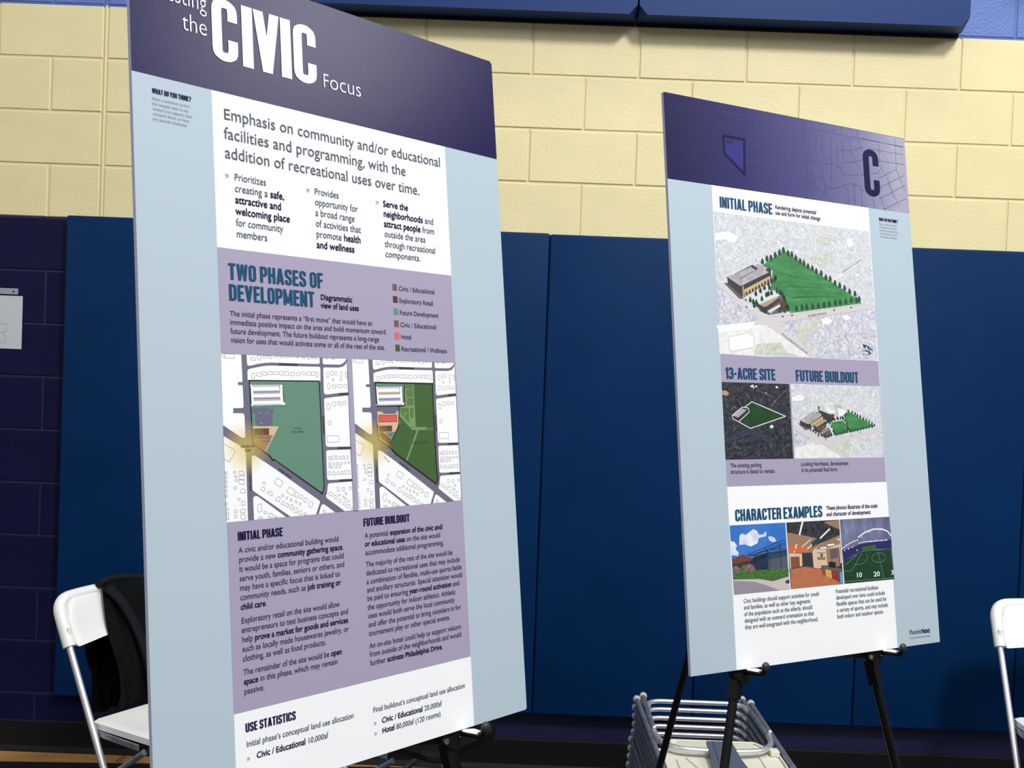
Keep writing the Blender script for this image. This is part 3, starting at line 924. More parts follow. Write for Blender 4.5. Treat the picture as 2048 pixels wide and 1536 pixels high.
def land_map(du, second):
    D = lambda pts: [(u + du, v) for u, v in pts]
    s = Sheet()
    s.rect(103.2 + du, 481.4, 294.6 + du, 683.6, 'map_road', 6)
    for w in MAP_WHITE:
        s.poly(D([(min(u, 294.6), min(max(v, 481.4), 683.6)) for u, v in w]), 'map_white', 8)
    o = s.build('street_base', None, kind='stuff')
    s2 = Sheet()
    rn = random.Random(5)
    for (u, v, w, h, r) in HOUSES:
        if v - h * 0.041 < 481.4:
            v = 481.6 + h * 0.041
        house(s2, u + du, v, w, h, r, 10, rn)
    s2.line(D([(103.7, 590), (108.7, 593.3), (118, 597.1), (118.3, 599.5), (116.9, 601.5), (113.3, 607.5), (109.8, 611.9), (103.2, 607.9)]), 0.46, 'map_outline', 10)
    hs = s2.build('building_outlines', None, kind='stuff')
    s = Sheet()
    site = [(142.2, 513.5), (247.6, 512.7), (248.1, 649.5), (245.2, 657.7), (173.2, 611), (171.5, 612.4), (168.2, 607), (160.5, 601.2), (143.5, 589.4), (142.9, 553.1)]
    s.poly(D(site), 'map_green', 14)
    L = 18
    s.rect(126.0 + du, 515.5, 134.5 + du, 519.0, 'map_parking', L)
    garage = [(142.5, 518.7), (191.4, 517.6), (191.4, 539.6), (193.5, 539.8), (193.3, 543.6), (144.3, 544.6)]
    s.poly(D(garage), 'map_white', L)
    st = ('map_stripe', 'map_stripe') if not second else ('map_stripe_tan', 'map_stripe_blue')
    s.poly(D([(147.1, 525.8), (186.2, 524.8), (186.2, 529.3), (147.1, 530.4)]), st[0], L + 1)
    s.poly(D([(147.2, 533.8), (186.3, 532.9), (186.3, 537.9), (147.2, 538.9)]), st[1], L + 1)
    s.poly(D([(145.4, 519.1), (186, 518.3), (186, 520.3), (145.4, 521.2)]), 'map_stripe', L + 1)
    s.poly(D([(145.3, 542.6), (187.4, 541.9), (187.4, 543.5), (145.5, 544.1)]), 'map_stripe', L + 1)
    for q in ([(147, 527.7), (186.1, 526.9)], [(147.2, 536), (186.3, 535.3)]):
        s.line(D(q), 0.8, 'map_outline', L + 2)
    for q in ([(143.4, 519.5), (143.6, 543.1)], [(190.6, 518.5), (190.8, 540.5)], [(186, 518.5), (186, 524.1)]):
        s.dash(D(q), 1.0, 0.8, 0.9, 'map_outline', L + 2)
    s.line(D([(142.3, 518.3), (191.5, 517.4), (191.4, 539.6), (193.7, 539.8), (193.5, 544), (144.3, 544.9)]), 0.5, 'map_black', L + 3)
    for q in ([(143.4, 519.7)], [(143.6, 543.6)], [(191, 541.8)]):
        s.disc(q[0][0] + du, q[0][1], 1.8, 'map_white', L + 4)
    if not second:
        s.poly(D([(144.2, 547.3), (168.2, 546.3), (168.4, 548), (175.7, 548), (175.2, 553.2), (173.4, 554.6), (173.5, 567), (169.9, 569.6), (152, 569.6), (148.7, 566.6), (148.8, 554), (143.9, 552.7)]), 'map_parking', L)
        for q in ([(154.9, 553.6), (158.7, 553.6)], [(163.6, 553.6), (167.4, 553.6)], [(155.1, 565.9), (158.6, 565.9)]):
            s.line(D(q), 0.5, 'map_stripe', L + 1)
        s.poly(D([(144.6, 570.1), (180.9, 570.9), (161.2, 601.3), (143.8, 589.8)]), 'map_tan', L)
        s.poly(D([(144.4, 581.2), (173.6, 581), (161, 600.8), (143.8, 589.6)]), 'map_brown', L + 1)
        s.poly(D([(145, 572.4), (167.8, 572.4), (167.6, 580.9), (145, 581)]), 'map_darkbrown', L + 2)
        tx(s, 'CIVIC / ED', 143.2 + du, 584.3, 157.2 + du, 2.6, L + 3, 'map_black')
        for y, xs in ((1298, (535, 565, 600, 635, 672)), (1358, (575, 610, 645, 678))):
            for x in xs:
                s.disc(103.5 + (x - 45) * 0.1 + 0.6 + du, 481.4 + (y - 52) * 0.0822 + (0 if y < 1300 else -0.2), 1.0, 'map_darkbrown', L + 3, 8)
        s.line(D([(143.1, 553.3), (143.5, 589.6), (161.2, 601.4), (181.4, 570.8), (144.6, 570.1)]), 0.7, 'map_kerb', L + 2)
        tx(s, 'FUTURE', 205.5 + du, 574.5, 216.0 + du, 2.6, L + 3, 'key_olive')
        tx(s, 'DEVELOPMENT', 200.5 + du, 579.0, 221.5 + du, 2.6, L + 3, 'key_olive')
        s.dash(D([(142.2, 513.3), (247.6, 512.5), (248.3, 649.5), (245.4, 657.9), (173.2, 611.1)]), 4.6, 1.1, 1.6, 'map_black', L + 5)
        s.dash(D([(173.2, 611.1), (171.5, 612.5), (168, 607), (143.5, 589.6), (142.9, 553.1), (142.2, 513.3)]), 4.6, 1.1, 1.6, 'map_black', L + 5)
        s.line(D([(174, 612.4), (243.9, 657.4)]), 0.6, 'map_kerb', L + 4)
    else:
        dark = [(395.5, 513.7), (447.5, 513), (446.3, 579.6), (447.6, 621.9), (449.2, 650.4), (445.8, 656.1), (373.3, 611), (368.8, 606.4), (362.3, 601.2), (380.8, 571.5), (381.6, 569.5), (382.3, 546), (393, 544.1)]
        s.poly([(min(u, 494.0), v) for u, v in dark], 'map_olive', L)
        s.poly([(395.5, 513.7), (411.8, 513.5), (411.8, 570.7), (411.6, 574.6), (402.5, 576.8), (382.8, 559.3), (382.7, 546.8), (393.5, 545.3)], 'map_olive_pale', L + 1)
        s.poly([(397.6, 522), (410, 521.5), (409.8, 532.2), (397.3, 532.5)], 'map_olive_mid', L + 2)
        s.poly([(397.8, 534.1), (410.3, 533.6), (410.3, 543.9), (397.6, 544.2)], 'map_olive_mid', L + 2)
        s.poly([(383.5, 547.6), (400.1, 547.6), (400.1, 568.1), (394.8, 564.9), (385.1, 555.4)], 'map_olive_mid', L + 2)
        s.poly([(402.4, 548), (409.1, 547.9), (408.7, 561.5), (402.4, 561.6)], 'map_olive_mid', L + 3)
        s.poly([(396.5, 513.7), (410.8, 513.5), (410.5, 520.7), (396.4, 521)], 'map_olive_mid', L + 2)
        s.disc(*[(393.3, 555.7)][0], 2.0, 'map_olive_pale', L + 3)
        s.line([(414.9, 579.8), (392.6, 619.8)], 3.0, 'map_olive_pale', L + 1)
        s.line([(405.2, 576.7), (431.9, 577.2)], 4.2, 'map_olive_pale', L + 1)
        s.line([(431.9, 577.2), (445.4, 578.3)], 3.0, 'map_olive_mid', L + 1)
        s.poly([(342.7, 545.6), (368.3, 545.2), (368.7, 547.2), (381.5, 546.8), (381.7, 550.7), (377, 553), (374.8, 555.8), (354.5, 555.6), (351.7, 552.5), (342.6, 552.1)], 'map_parking', L + 1)
        s.poly([(342.6, 552.2), (351.5, 552.7), (354.3, 555.8), (374.7, 556), (377.6, 553), (382, 550.9), (382.6, 569.5), (380.7, 571.8), (362.3, 601.2), (343.4, 588.1)], 'map_tan', L + 1)
        s.poly([(344.4, 557.8), (377.7, 557.7), (377.7, 566.7), (344.9, 567)], 'map_red', L + 2)
        s.line([(344.4, 557.8), (377.7, 557.7), (377.7, 566.7), (344.9, 567)], 0.7, 'map_label', L + 3, closed=True)
        tx(s, 'HOTEL', 358.5, 586.3, 367.5, 2.8, L + 4, 'map_darkbrown')
        s.poly([(344.5, 572.1), (368.2, 572.1), (367.7, 580.1), (345.2, 580.5)], 'map_darkbrown', L + 2)
        tx(s, 'CIVIC / ED', 345.5, 603.5, 359.5, 2.4, L + 4, 'map_black')
        s.poly([(353.5, 581.3), (374.6, 580.4), (367.1, 590.6)], 'map_green', L + 2)
        s.poly([(345.2, 580.9), (351.4, 581), (366.5, 591), (362, 599.2), (344.8, 587.3)], 'map_darkbrown', L + 2)
        tx(s, 'CIVIC / ED', 350.5, 615.0, 362.5, 2.2, L + 4, 'map_black', angle=0.72)
        s.line([(342.7, 570.9), (343.2, 588.1), (361.7, 600.9)], 0.9, 'map_kerb', L + 3)
        tx(s, 'RECREATIONAL / WELLNESS', 404.0, 598.4, 435.5, 3.0, L + 4, 'map_label')
        s.line([(373.7, 612.2), (444.7, 656.4)], 0.7, 'map_kerb', L + 4)
        s.dash([(341.6, 512.9), (448, 513), (447.5, 545.4), (447.4, 579.6)], 4.2, 1.1, 2.2, 'map_black', L + 5)
        s.dash([(447.7, 579.1), (447.6, 622.7), (449.1, 650.4), (445.9, 656.5), (372.7, 611), (368.2, 606.8), (361.7, 601.3), (343.1, 589.6), (342.2, 570.9)], 4.2, 1.1, 2.2, 'map_black', L + 5)
        s.dash([(341.6, 512.9), (343.2, 545.2), (382.6, 545.2), (380.9, 568.7), (378.6, 576.4)], 4.2, 1.1, 1.7, 'map_black', L + 5)
        s.dash([(394.4, 514.5), (393.2, 544.1), (382.6, 545.6)], 4.2, 1.1, 1.7, 'map_black', L + 5)
        s.dash([(381.1, 571.5), (361.8, 600.1)], 4.2, 1.1, 1.7, 'map_black', L + 5)
    # road names
    s.line(D([(187.2, 492), (213.8, 491.8)]), 2.6, 'map_label', L + 1)
    s.line(D([(280.7, 529.1), (293.8, 528.4)]), 3.0, 'map_label', L + 1)
    s.line(D([(251.8, 558.3), (251.9, 580.5)]), 2.2, 'map_label', L + 1)
    s.line(D([(274, 600.1), (293.9, 600.1)]), 2.6, 'map_label', L + 1)
    s.line(D([(274.5, 642.5), (294, 642.8)]), 2.6, 'map_label', L + 1)
    p0, p1 = [(179.3, 624.3), (197.3, 636.2)]
    ang = math.atan2(p1[1] - p0[1], p1[0] - p0[0])
    ln = math.hypot(p1[1] - p0[1], p1[0] - p0[0])
    tx(s, '*SALEM AVENUE', p0[0] + du, p0[1], p0[0] + du + ln, 2.8, L + 6, ink_b='map_label', angle=ang)
    p0 = [(136.8, 617.5)][0]
    tx(s, '*PHILADELPHIA DRIVE', p0[0] + du, p0[1], p0[0] + du + 31.0, 2.6, L + 6, ink_b='map_label', angle=math.pi / 2)
    if not second:
        q = [(126.4, 595.3), (131.7, 600.3)]
        tx(s, '*EXPLORATORY', q[0][0], q[0][1], q[0][0] + 20.5, 2.8, L + 9, ink_b='map_label')
        tx(s, '*ZONE', q[1][0], q[1][1], q[1][0] + 8.5, 2.8, L + 9, ink_b='map_label')
    si = s.build('site_plan', None)
    s = Sheet()
    q = [(133.8, 596.2)][0]
    s.disc(q[0] + du, q[1], 35.0, 'map_halo', L + 7, 40)
    halo = s.build('yellow_halo', None)
    o.name = 'land_use_map'
    o.parent = near
    for x in (hs, si, halo):
        x.parent = o
    o['label'] = 'right map with dark green recreation fields and red hotel' if second else 'left map with one large sea green site'
    del o['kind']
    return o


land_map(0.0, False)
land_map(199.4, True)
s = Sheet(); s.rect(294.6, 481.3, 302.8, 683.6, 'print_lavender', 50); s.build('map_divider', near)


# ============================================================ FAR BOARD
far, M_far = board_empty((1.84735907, -2.19866977, 0.00711688), (0.87230145, 0.48896689, -0.00124868), (-0.06905393, 0.12571734, 0.98965989),
                         'smaller looking far board headed C on its easel, aerial pictures and three photos')
foam_core(far)


def ramp_print(name, stops, scale, detail=8, rough=0.6, kind='noise', mix=None, gradient=None, stretch=(1, 1, 1), fine=None):
    """Printed picture ground: speckled noise through a colour ramp."""
    m = mat(name, stops[0][1], 0.5, spec=0.3)
    t, p = nt(m)
    tc = t.nodes.new('ShaderNodeTexCoord')
    mp = t.nodes.new('ShaderNodeMapping')
    mp.inputs['Scale'].default_value = stretch
    t.links.new(tc.outputs['Object'], mp.inputs['Vector'])
    n = t.nodes.new('ShaderNodeTexNoise')
    n.inputs['Scale'].default_value = scale
    n.inputs['Detail'].default_value = detail
    n.inputs['Roughness'].default_value = rough
    t.links.new(mp.outputs['Vector'], n.inputs['Vector'])
    val = n.outputs['Fac']
    if fine:
        v = t.nodes.new('ShaderNodeTexVoronoi')
        v.inputs['Scale'].default_value = fine[0]
        t.links.new(mp.outputs['Vector'], v.inputs['Vector'])
        sp = t.nodes.new('ShaderNodeSeparateColor')
        t.links.new(v.outputs['Color'], sp.inputs[0])
        mx = t.nodes.new('ShaderNodeMix')
        mx.data_type = 'FLOAT'
        mx.inputs[0].default_value = fine[1]
        t.links.new(val, mx.inputs[2])
        t.links.new(sp.outputs[0], mx.inputs[3])
        val = mx.outputs[0]
    r = t.nodes.new('ShaderNodeValToRGB')
    e = r.color_ramp.elements
    e[0].position, e[0].color = stops[0]
    e[1].position, e[1].color = stops[-1]
    for pos, c in stops[1:-1]:
        x = e.new(pos)
        x.color = c
    t.links.new(val, r.inputs['Fac'])
    t.links.new(r.outputs['Color'], p.inputs['Base Color'])
    return m


ramp_print('aerial_pale', [(0.24, rgb(172, 177, 181)), (0.44, rgb(196, 200, 204)), (0.62, rgb(212, 214, 220)), (0.84, rgb(240, 240, 243))], 70, 9, 0.66, fine=(330, 0.28))
ramp_print('aerial_lilac', [(0.3, rgb(172, 172, 188)), (0.5, rgb(194, 194, 206)), (0.75, rgb(226, 226, 232))], 60, 8, 0.7, fine=(240, 0.35))
ramp_print('aerial_sage', [(0.3, rgb(176, 184, 172)), (0.5, rgb(194, 198, 186)), (0.7, rgb(214, 216, 204))], 60, 8, 0.7, fine=(260, 0.25))
ramp_print('aerial_white', [(0.3, rgb(206, 206, 206)), (0.6, rgb(232, 232, 230))], 70, 6, 0.7)
ramp_print('aerial_dark', [(0.28, rgb(18, 24, 28)), (0.48, rgb(40, 44, 50)), (0.64, rgb(64, 66, 76)), (0.85, rgb(126, 128, 142))], 90, 9, 0.7, fine=(300, 0.30))
ramp_print('aerial_dark_blue', [(0.3, rgb(42, 44, 60)), (0.6, rgb(58, 58, 78)), (0.9, rgb(80, 80, 100))], 70, 9, 0.8, fine=(300, 0.3))
ramp_print('field_green', [(0.3, rgb(48, 112, 62)), (0.5, rgb(60, 130, 74)), (0.7, rgb(76, 148, 86))], 22, 4, 0.6, stretch=(1, 1, 3.5))
ramp_print('field_dark', [(0.3, rgb(22, 56, 28)), (0.7, rgb(34, 74, 36))], 60, 5, 0.6)
ramp_print('roof_lilac', [(0.3, rgb(146, 140, 146)), (0.7, rgb(186, 181, 186))], 60, 5, 0.6)
ramp_print('dome_white', [(0.35, rgb(172, 180, 172)), (0.6, rgb(246, 246, 248))], 30, 3, 0.5)
mat('pic_road', rgb(206, 198, 202), 0.5)
mat('pic_road_edge', rgb(196, 182, 180), 0.5)
mat('pic_white', rgb(234, 234, 236), 0.5)
mat('pic_tree', rgb(26, 58, 42), 0.5)
mat('pic_tree_dark', rgb(18, 36, 30), 0.5)
mat('pic_shadow', rgb(40, 104, 58), 0.5)
mat('pic_wall_dark', rgb(48, 44, 50), 0.5)
mat('pic_wall_mid', rgb(92, 84, 86), 0.5)
mat('pic_sand', rgb(196, 168, 120), 0.5)
mat('pic_tan', rgb(170, 146, 118), 0.5)
mat('pic_maroon', rgb(96, 44, 40), 0.5)
mat('pic_navy', rgb(26, 38, 66), 0.5)
mat('pic_black', rgb(16, 18, 22), 0.5)
mat('pic_plaza', rgb(206, 214, 208), 0.5)
mat('pic_grey', rgb(130, 128, 132), 0.5)

# ---- header with the printed street map fading in to the right
m = mat('header_map_navy', rgb(50, 44, 104), 0.45, spec=0.13)
add_bump(m, 500.0, 0.2, 2, 0.0006)
t_, p_ = nt(m)
tc = t_.nodes.new('ShaderNodeTexCoord')
sp = t_.nodes.new('ShaderNodeSeparateXYZ')
t_.links.new(tc.outputs['Generated'], sp.inputs[0])
n_ = t_.nodes.new('ShaderNodeTexNoise')
n_.inputs['Scale'].default_value = 90
n_.inputs['Detail'].default_value = 8
t_.links.new(tc.outputs['Object'], n_.inputs['Vector'])
ma = t_.nodes.new('ShaderNodeMath')
ma.operation = 'MULTIPLY_ADD'
ma.inputs[1].default_value = 0.10
t_.links.new(n_.outputs['Fac'], ma.inputs[0])
t_.links.new(sp.outputs['X'], ma.inputs[2])
cr = t_.nodes.new('ShaderNodeValToRGB')
e = cr.color_ramp.elements
e[0].position, e[0].color = 0.05, rgb(24, 20, 68)
e[1].position, e[1].color = 1.05, rgb(160, 157, 178)
for pos, c in ((0.35, rgb(48, 44, 98)), (0.60, rgb(76, 74, 124)), (0.82, rgb(112, 110, 150)), (0.96, rgb(148, 146, 172))):
    x = e.new(pos)
    x.color = c
t_.links.new(ma.outputs[0], cr.inputs['Fac'])
t_.links.new(cr.outputs['Color'], p_.inputs['Base Color'])
mat('header_line', rgb(40, 36, 80), 0.5)
mat('header_line_dark', rgb(44, 38, 92), 0.5)
mat('site_violet', rgb(52, 48, 122), 0.5, spec=0.12)
mat('site_slate', rgb(44, 42, 92), 0.5, spec=0.12)

s = Sheet(); s.poly([(0, 0), (BW, 0), (BW, BH), (0, BH)], 'print_margin', 1); s.build('margin_print', far)
s = Sheet(); s.rect(0, 0, BW, 156.9, 'header_map_navy', 2); hb = s.build('header_band', far, 'navy header fading to a pale street map')
s = Sheet(); s.rect(98.5, 156.9, 492.5, BH, 'print_white', 2); s.build('content_panel', far, 'white column of pictures and text')
s = Sheet(); s.rect(98.0, 461.3, 491.8, 694.4, 'print_lavender', 3); s.build('lavender_panel', far)
s = Sheet()
hl = 'header_line'
for pts in ([(286, 1.8), (275.2, 162.4)], [(255.8, 17), (252.8, 97.3)], [(213.7, 17.3), (210, 69.1), (195.1, 71.1)], [(135.1, 16.4), (323.7, 16.6), (456.1, 18.4), (604.5, 18.1)], [(239.3, 35.8), (284.9, 35.2)], [(255.9, 55.8), (286.5, 54.7)],
            [(263.7, 73.6), (328.7, 70.9), (353.1, 82.1), (378.5, 83.2), (404.8, 78), (423.5, 87.8), (429.3, 96.8)], [(187.1, 101), (240.6, 100), (273.7, 101.7), (300.9, 107.7), (334.1, 121.5), (358.5, 131.8), (385.9, 147.8), (401.2, 158.2)],
            [(307.8, 20.1), (308.4, 71.2), (298.2, 103.3)], [(345.6, 18.2), (344.1, 76.1)], [(361.3, 20.8), (361.1, 81.1)], [(379, 19.5), (377, 81.5)], [(401.6, 19.9), (399.9, 78.6), (394.1, 127.7)], [(418.4, 33.5), (415.7, 83.9), (427.1, 84.9), (431.7, 69.6), (432.7, 20.5)],
            [(417.1, 49.1), (453.5, 47.2), (488.2, 35.1)], [(434.8, 71.7), (458.2, 69.9), (485.9, 60.2)], [(450.8, 21.6), (453.5, 47.2), (471.2, 74.5), (483.4, 87.7)], [(346.7, 83), (347.3, 114), (344.4, 150.1)], [(374.6, 91.4), (377, 120), (382.7, 148.2)],
            [(346.1, 128.4), (353.7, 113.2), (366.7, 109.2), (387.6, 128.4), (407, 128.1), (427.4, 118.9), (447.7, 112.9), (474.1, 116), (483.4, 124.7)], [(422.7, 97.6), (449.1, 96.8), (476.4, 91.1), (486.4, 92.3)], [(427.4, 118.9), (439.6, 129.7), (440.6, 156.4)], [(457.7, 113), (457.3, 154.6)], [(477.1, 120.5), (475.4, 157.5)],
            [(474.3, 2.2), (481.4, 36), (485.8, 42.9)], [(534.1, 20.1), (533.1, 66.7), (548.7, 84.8), (581.2, 146.3)], [(582.9, 3.3), (580.1, 68.3), (602.4, 111.2)], [(501.7, 35.8), (602.9, 35)], [(530.6, 57), (604.4, 55.6)], [(486.5, 16.7), (604.4, 19.4)],
            [(527.1, 93.6), (580.1, 68.3)], [(528.8, 112.1), (602.1, 78.3)], [(528.4, 134.5), (603.7, 98.4)], [(535, 156.2), (602.7, 126.4)], [(507.2, 87.3), (528.2, 82.3), (536.1, 71.3)], [(527.4, 127.2), (541.7, 158)], [(554.3, 99.1), (568.5, 132.6)], [(506.4, 132), (511, 156.2)],
            [(226.7, 105.2), (227.6, 153.8)], [(242, 101), (243.9, 156.6)], [(255.9, 136.6), (283.2, 138.1)], [(205.9, 105.5), (204.6, 144.9)], [(176.5, 127.6), (204.2, 149.6)], [(430.9, 3.5), (431.4, 15.7)], [(404.5, 4.9), (411.6, 17.3)], [(375.7, 1.8), (374.4, 16.5)], [(266, 2.4), (266, 22.6)], [(331.3, 77.7), (331.8, 111.1), (320.8, 131.4)]):
    s.line(pts, 0.9, hl, 4)
s.line([(326.4, 1.8), (330.8, 25.1), (334.5, 46.2), (333.9, 77.4), (333.4, 110.9), (333.4, 129.9), (329.1, 156.5)], 1.4, 'header_line_dark', 5)
s.line([(187.9, 6), (278.2, 3), (484.5, 0.8), (606.2, 1.3)], 0.4, hl, 4)
s.poly([(132.1, 61.4), (181.1, 62.2), (177.1, 127.5), (132.2, 94.4)], 'site_violet', 6)
s.poly([(137.6, 65.2), (154.7, 65.8), (154.2, 73.2), (145.4, 77.2), (137, 73.3)], 'site_slate', 7)
s.line([(132.1, 61.4), (181.1, 62.2), (177.1, 127.5), (132.2, 94.4)], 5.6, 'ink_navy', 8, closed=True)
s.build('street_lines', hb, kind='stuff')
s = Sheet(); poster(s, 'C', 486.4, 132.6, 529.5, 95.8, 12, 'ink_navy'); s.build('title_text', far, 'tall navy letter C')

s = Sheet()
poster(s, 'INITIAL PHASE', 114.8, 196.2, 239.6, 20.3)
tx(s, '*Rendering depicts potential', 246.8, 184.6, 350.6, 6.9, ink_b='ink_body')
tx(s, '*use and form for initial change', 246.4, 195.6, 360.2, 6.9, ink_b='ink_body')
s.build('heading_text', far, 'INITIAL PHASE heading')
s = Sheet()
poster(s, 'WHAT DO YOU THINK?', 520.3, 180.0, 573.1, 6.2, ink='ink_navy')
for k, (t, e) in enumerate((('Place a comment card in', 570.2), ('the margins next to any', 569.0), ('content you support, have', 573.0), ('concerns about, or have', 569.0), ('any general comments.', 567.7))):
    tx(s, t, 519.8, 187.8 + 6.3 * k, e, 3.3, ink='ink_pale')
s.build('comment_note', far)
s = Sheet()
poster(s, '13-ACRE SITE', 108.0, 505.2, 223.8, 20.3)
s.build('heading_text', far, '13-ACRE SITE heading')
s = Sheet()
poster(s, 'FUTURE BUILDOUT', 274.2, 505.0, 434.4, 20.3)
s.build('heading_text', far, 'FUTURE BUILDOUT heading')
s = Sheet()
poster(s, 'CHARACTER EXAMPLES', 112.8, 754.4, 319.2, 20.3)
tx(s, '*These photos illustrate of the scale', 329.6, 742.1, 463.2, 6.7, ink_b='ink_body')
tx(s, '*and character of development', 329.7, 753.5, 443.5, 6.7, ink_b='ink_body')
s.build('heading_text', far, 'CHARACTER EXAMPLES heading')
s = Sheet()
tx(s, 'The existing parking', 107.5, 660.9, 179.4, 6.8)
tx(s, 'structure is slated to remain.', 107.6, 672.0, 210.9, 6.8)
s.build('caption_text', far)
s = Sheet()
tx(s, 'Looking Northeast, development', 274.3, 660.6, 393.6, 6.8)
tx(s, 'in its potential final form.', 274.4, 671.6, 366.1, 6.8)
s.build('caption_text', far)
s = Sheet()
for k, (t, e) in enumerate((('Civic buildings should support activities for youth', 299.5), ('and families, as well as other key segments', 277.2), ('of the population such as the elderly, should', 280.9), ('designed with an outward orientation so that', 284.2), ('they are well-integrated with the neighborhood.', 293.6))):
    tx(s, t, 121.3, 895.0 + 11.15 * k, e, 6.8, ink='ink_grey')
s.build('paragraph_text', far)
s = Sheet()
for k, (t, e) in enumerate((('Potential recreational facilities', 451.3), ('developed over time could include', 467.6), ('flexible spaces that can be used for', 471.7), ('a variety of sports, and may include', 473.5), ('both indoor and outdoor spaces.', 461.1))):
    tx(s, t, 340.9, 894.0 + 11.35 * k, e, 6.8, ink='ink_grey')
s.build('paragraph_text', far)
s = Sheet()
tx(s, 'Phoenix', 526.8, 985.2, 559.0, 8.6, ink='ink_grey')
tx(s, '*Next', 559.6, 985.6, 583.6, 8.6)
s.dash([(527.6, 991.6), (583.6, 991.8)], 2.2, 0.6, 1.3, 'ink_pale', 40)   # tagline too small to read
s.build('logo_text', far)


def tree(s, u, v, h, layer, name='pic_tree'):
    w = h * 0.30
    s.poly([(u, v - h), (u + w * 0.7, v - h * 0.7), (u + w, v - h * 0.35), (u + w * 0.6, v - h * 0.12), (u - w * 0.6, v - h * 0.1), (u - w, v - h * 0.4), (u - w * 0.6, v - h * 0.75)], name, layer)
    s.poly([(u - 0.3, v - h * 0.15), (u + 0.3, v - h * 0.15), (u + 0.3, v), (u - 0.3, v)], 'pic_tree_dark', layer)


def blotches(s, n, box, rn, names, rmin, rmax, layer):
    for _ in range(n):
        u, v = rn.uniform(box[0], box[2]), rn.uniform(box[1], box[3])
        r = rn.uniform(rmin, rmax)
        u, v = min(max(u, box[0] + r), box[2] - r), min(max(v, box[1] + r), box[3] - r)
        k = rn.randint(4, 6)
        a0 = rn.uniform(0, 6.28)
        s.poly([(u + math.cos(a0 + 6.283 * i / k) * r * rn.uniform(0.6, 1.0), v + math.sin(a0 + 6.283 * i / k) * r * rn.uniform(0.45, 0.8)) for i in range(k)], rn.choice(names), layer)


# ---- picture 1: aerial rendering of the initial phase
s = Sheet()
A0 = (99.5, 205.0, 491.0, 461.3)
s.rect(*A0, 'aerial_pale', 5)
pic = s.build('aerial_rendering', far, 'large pale aerial with a green field')
s = Sheet()
rn = random.Random(11)
s.poly([(97.1, 334.4), (143.5, 367.8), (191.4, 394.5), (147.9, 405.9), (96.8, 409.4)], 'aerial_lilac', 6)
s.poly([(96.7, 410.3), (209.9, 404.6), (243.4, 414.1), (317.5, 458), (205.6, 463), (96.8, 461.5)], 'aerial_white', 6)
s.poly([(242, 399.3), (471.5, 360.7), (493.7, 359.4), (487.1, 459.8), (322.4, 459.7)], 'aerial_lilac', 6)
s.poly([(284.3, 399), (343.9, 386.3), (339.7, 405.7), (315.5, 420.2), (325.9, 448.2), (284.4, 429.1)], 'aerial_sage', 7)
s.poly([(174.7, 461.3), (183.3, 440.9), (241.8, 434.7), (255.3, 450.9), (284.5, 459.2)], 'aerial_sage', 7)
s.poly([(346.2, 233.4), (367.9, 223.6), (401.8, 230.3), (379.3, 244.1), (348, 243)], 'aerial_sage', 7)
s.poly([(319.9, 270.6), (383.5, 257.5), (398.4, 270), (354.7, 287.2)], 'aerial_sage', 7)
blotches(s, 150, (100, 208, 490, 300), rn, ['pic_white', 'aerial_white', 'aerial_lilac', 'aerial_pale'], 1.2, 4.0, 8)
blotches(s, 70, (330, 300, 490, 400), rn, ['pic_white', 'aerial_lilac', 'aerial_sage'], 1.2, 4.0, 8)
blotches(s, 50, (100, 255, 200, 320), rn, ['pic_white', 'aerial_lilac', 'aerial_pale'], 1.5, 4.0, 8)
blotches(s, 60, (300, 400, 490, 460), rn, ['pic_white', 'aerial_pale', 'pic_road'], 1.5, 4.5, 8)
s.poly([(99.4, 245.7), (131.3, 237.8), (151.9, 245.5), (148.8, 256), (134.6, 258.2), (123.2, 253.7), (99.3, 257.6)], 'pic_white', 9)
s.poly([(119.5, 430.9), (165.7, 420.6), (177.2, 426.5), (178.1, 446.6), (128.2, 455.8), (119, 454.3)], 'pic_white', 10)
s.line([(119.5, 430.9), (165.7, 420.6), (177.2, 426.5), (178.1, 446.6), (128.2, 455.8), (119, 454.3)], 0.5, 'pic_grey', 11, closed=True)
s.poly([(346.4, 387.2), (359.8, 382.6), (375.2, 386.6), (370.5, 394.6), (350.8, 396.5)], 'pic_white', 9)
s.poly([(399.7, 377.5), (416, 374.7), (426.1, 381), (409.6, 385.8)], 'pic_white', 9)
s.poly([(426.3, 226.1), (442.9, 222.6), (444.4, 236.5), (430.4, 241.7)], 'pic_white', 9)
s.poly([(92.1, 411.5), (176.6, 400.8), (230.3, 392.4), (229.4, 403.6), (205.1, 404.9), (156.6, 416.4), (98.1, 423.8)], 'pic_white', 9)
# roads
s.poly([(97.7, 332.5), (119.7, 341), (158.2, 359.6), (162, 372.2), (211.2, 387.9), (275.6, 381.5), (458.6, 351.6), (489.2, 348.8), (493.9, 357.4), (471.5, 360.7), (242.1, 398.9), (248.4, 412), (330.3, 457.6), (319.7, 462.7), (209.9, 404.6), (176.2, 406.3), (188.9, 395.5), (182.3, 387.6), (140, 368), (140.3, 363.4), (98.7, 338.8)], 'pic_road', 12)
s.poly([(381.8, 308.5), (464.3, 258.7), (469.5, 262.3), (389.5, 310.9)], 'aerial_white', 12)
s.line([(211.2, 387.9), (215.9, 389.8), (275.6, 381.5), (461.4, 351.4), (463.3, 345.4), (454.3, 339)], 0.5, 'pic_tan', 13)
s.line([(244.1, 404.8), (240.6, 402.1), (243.3, 398.3), (259.6, 395.5), (471.5, 360.7)], 0.4, 'pic_tan', 13)
s.line([(157.4, 371.5), (189.3, 390.9), (190.1, 395.5), (174.4, 398.1)], 0.5, 'pic_tan', 13)
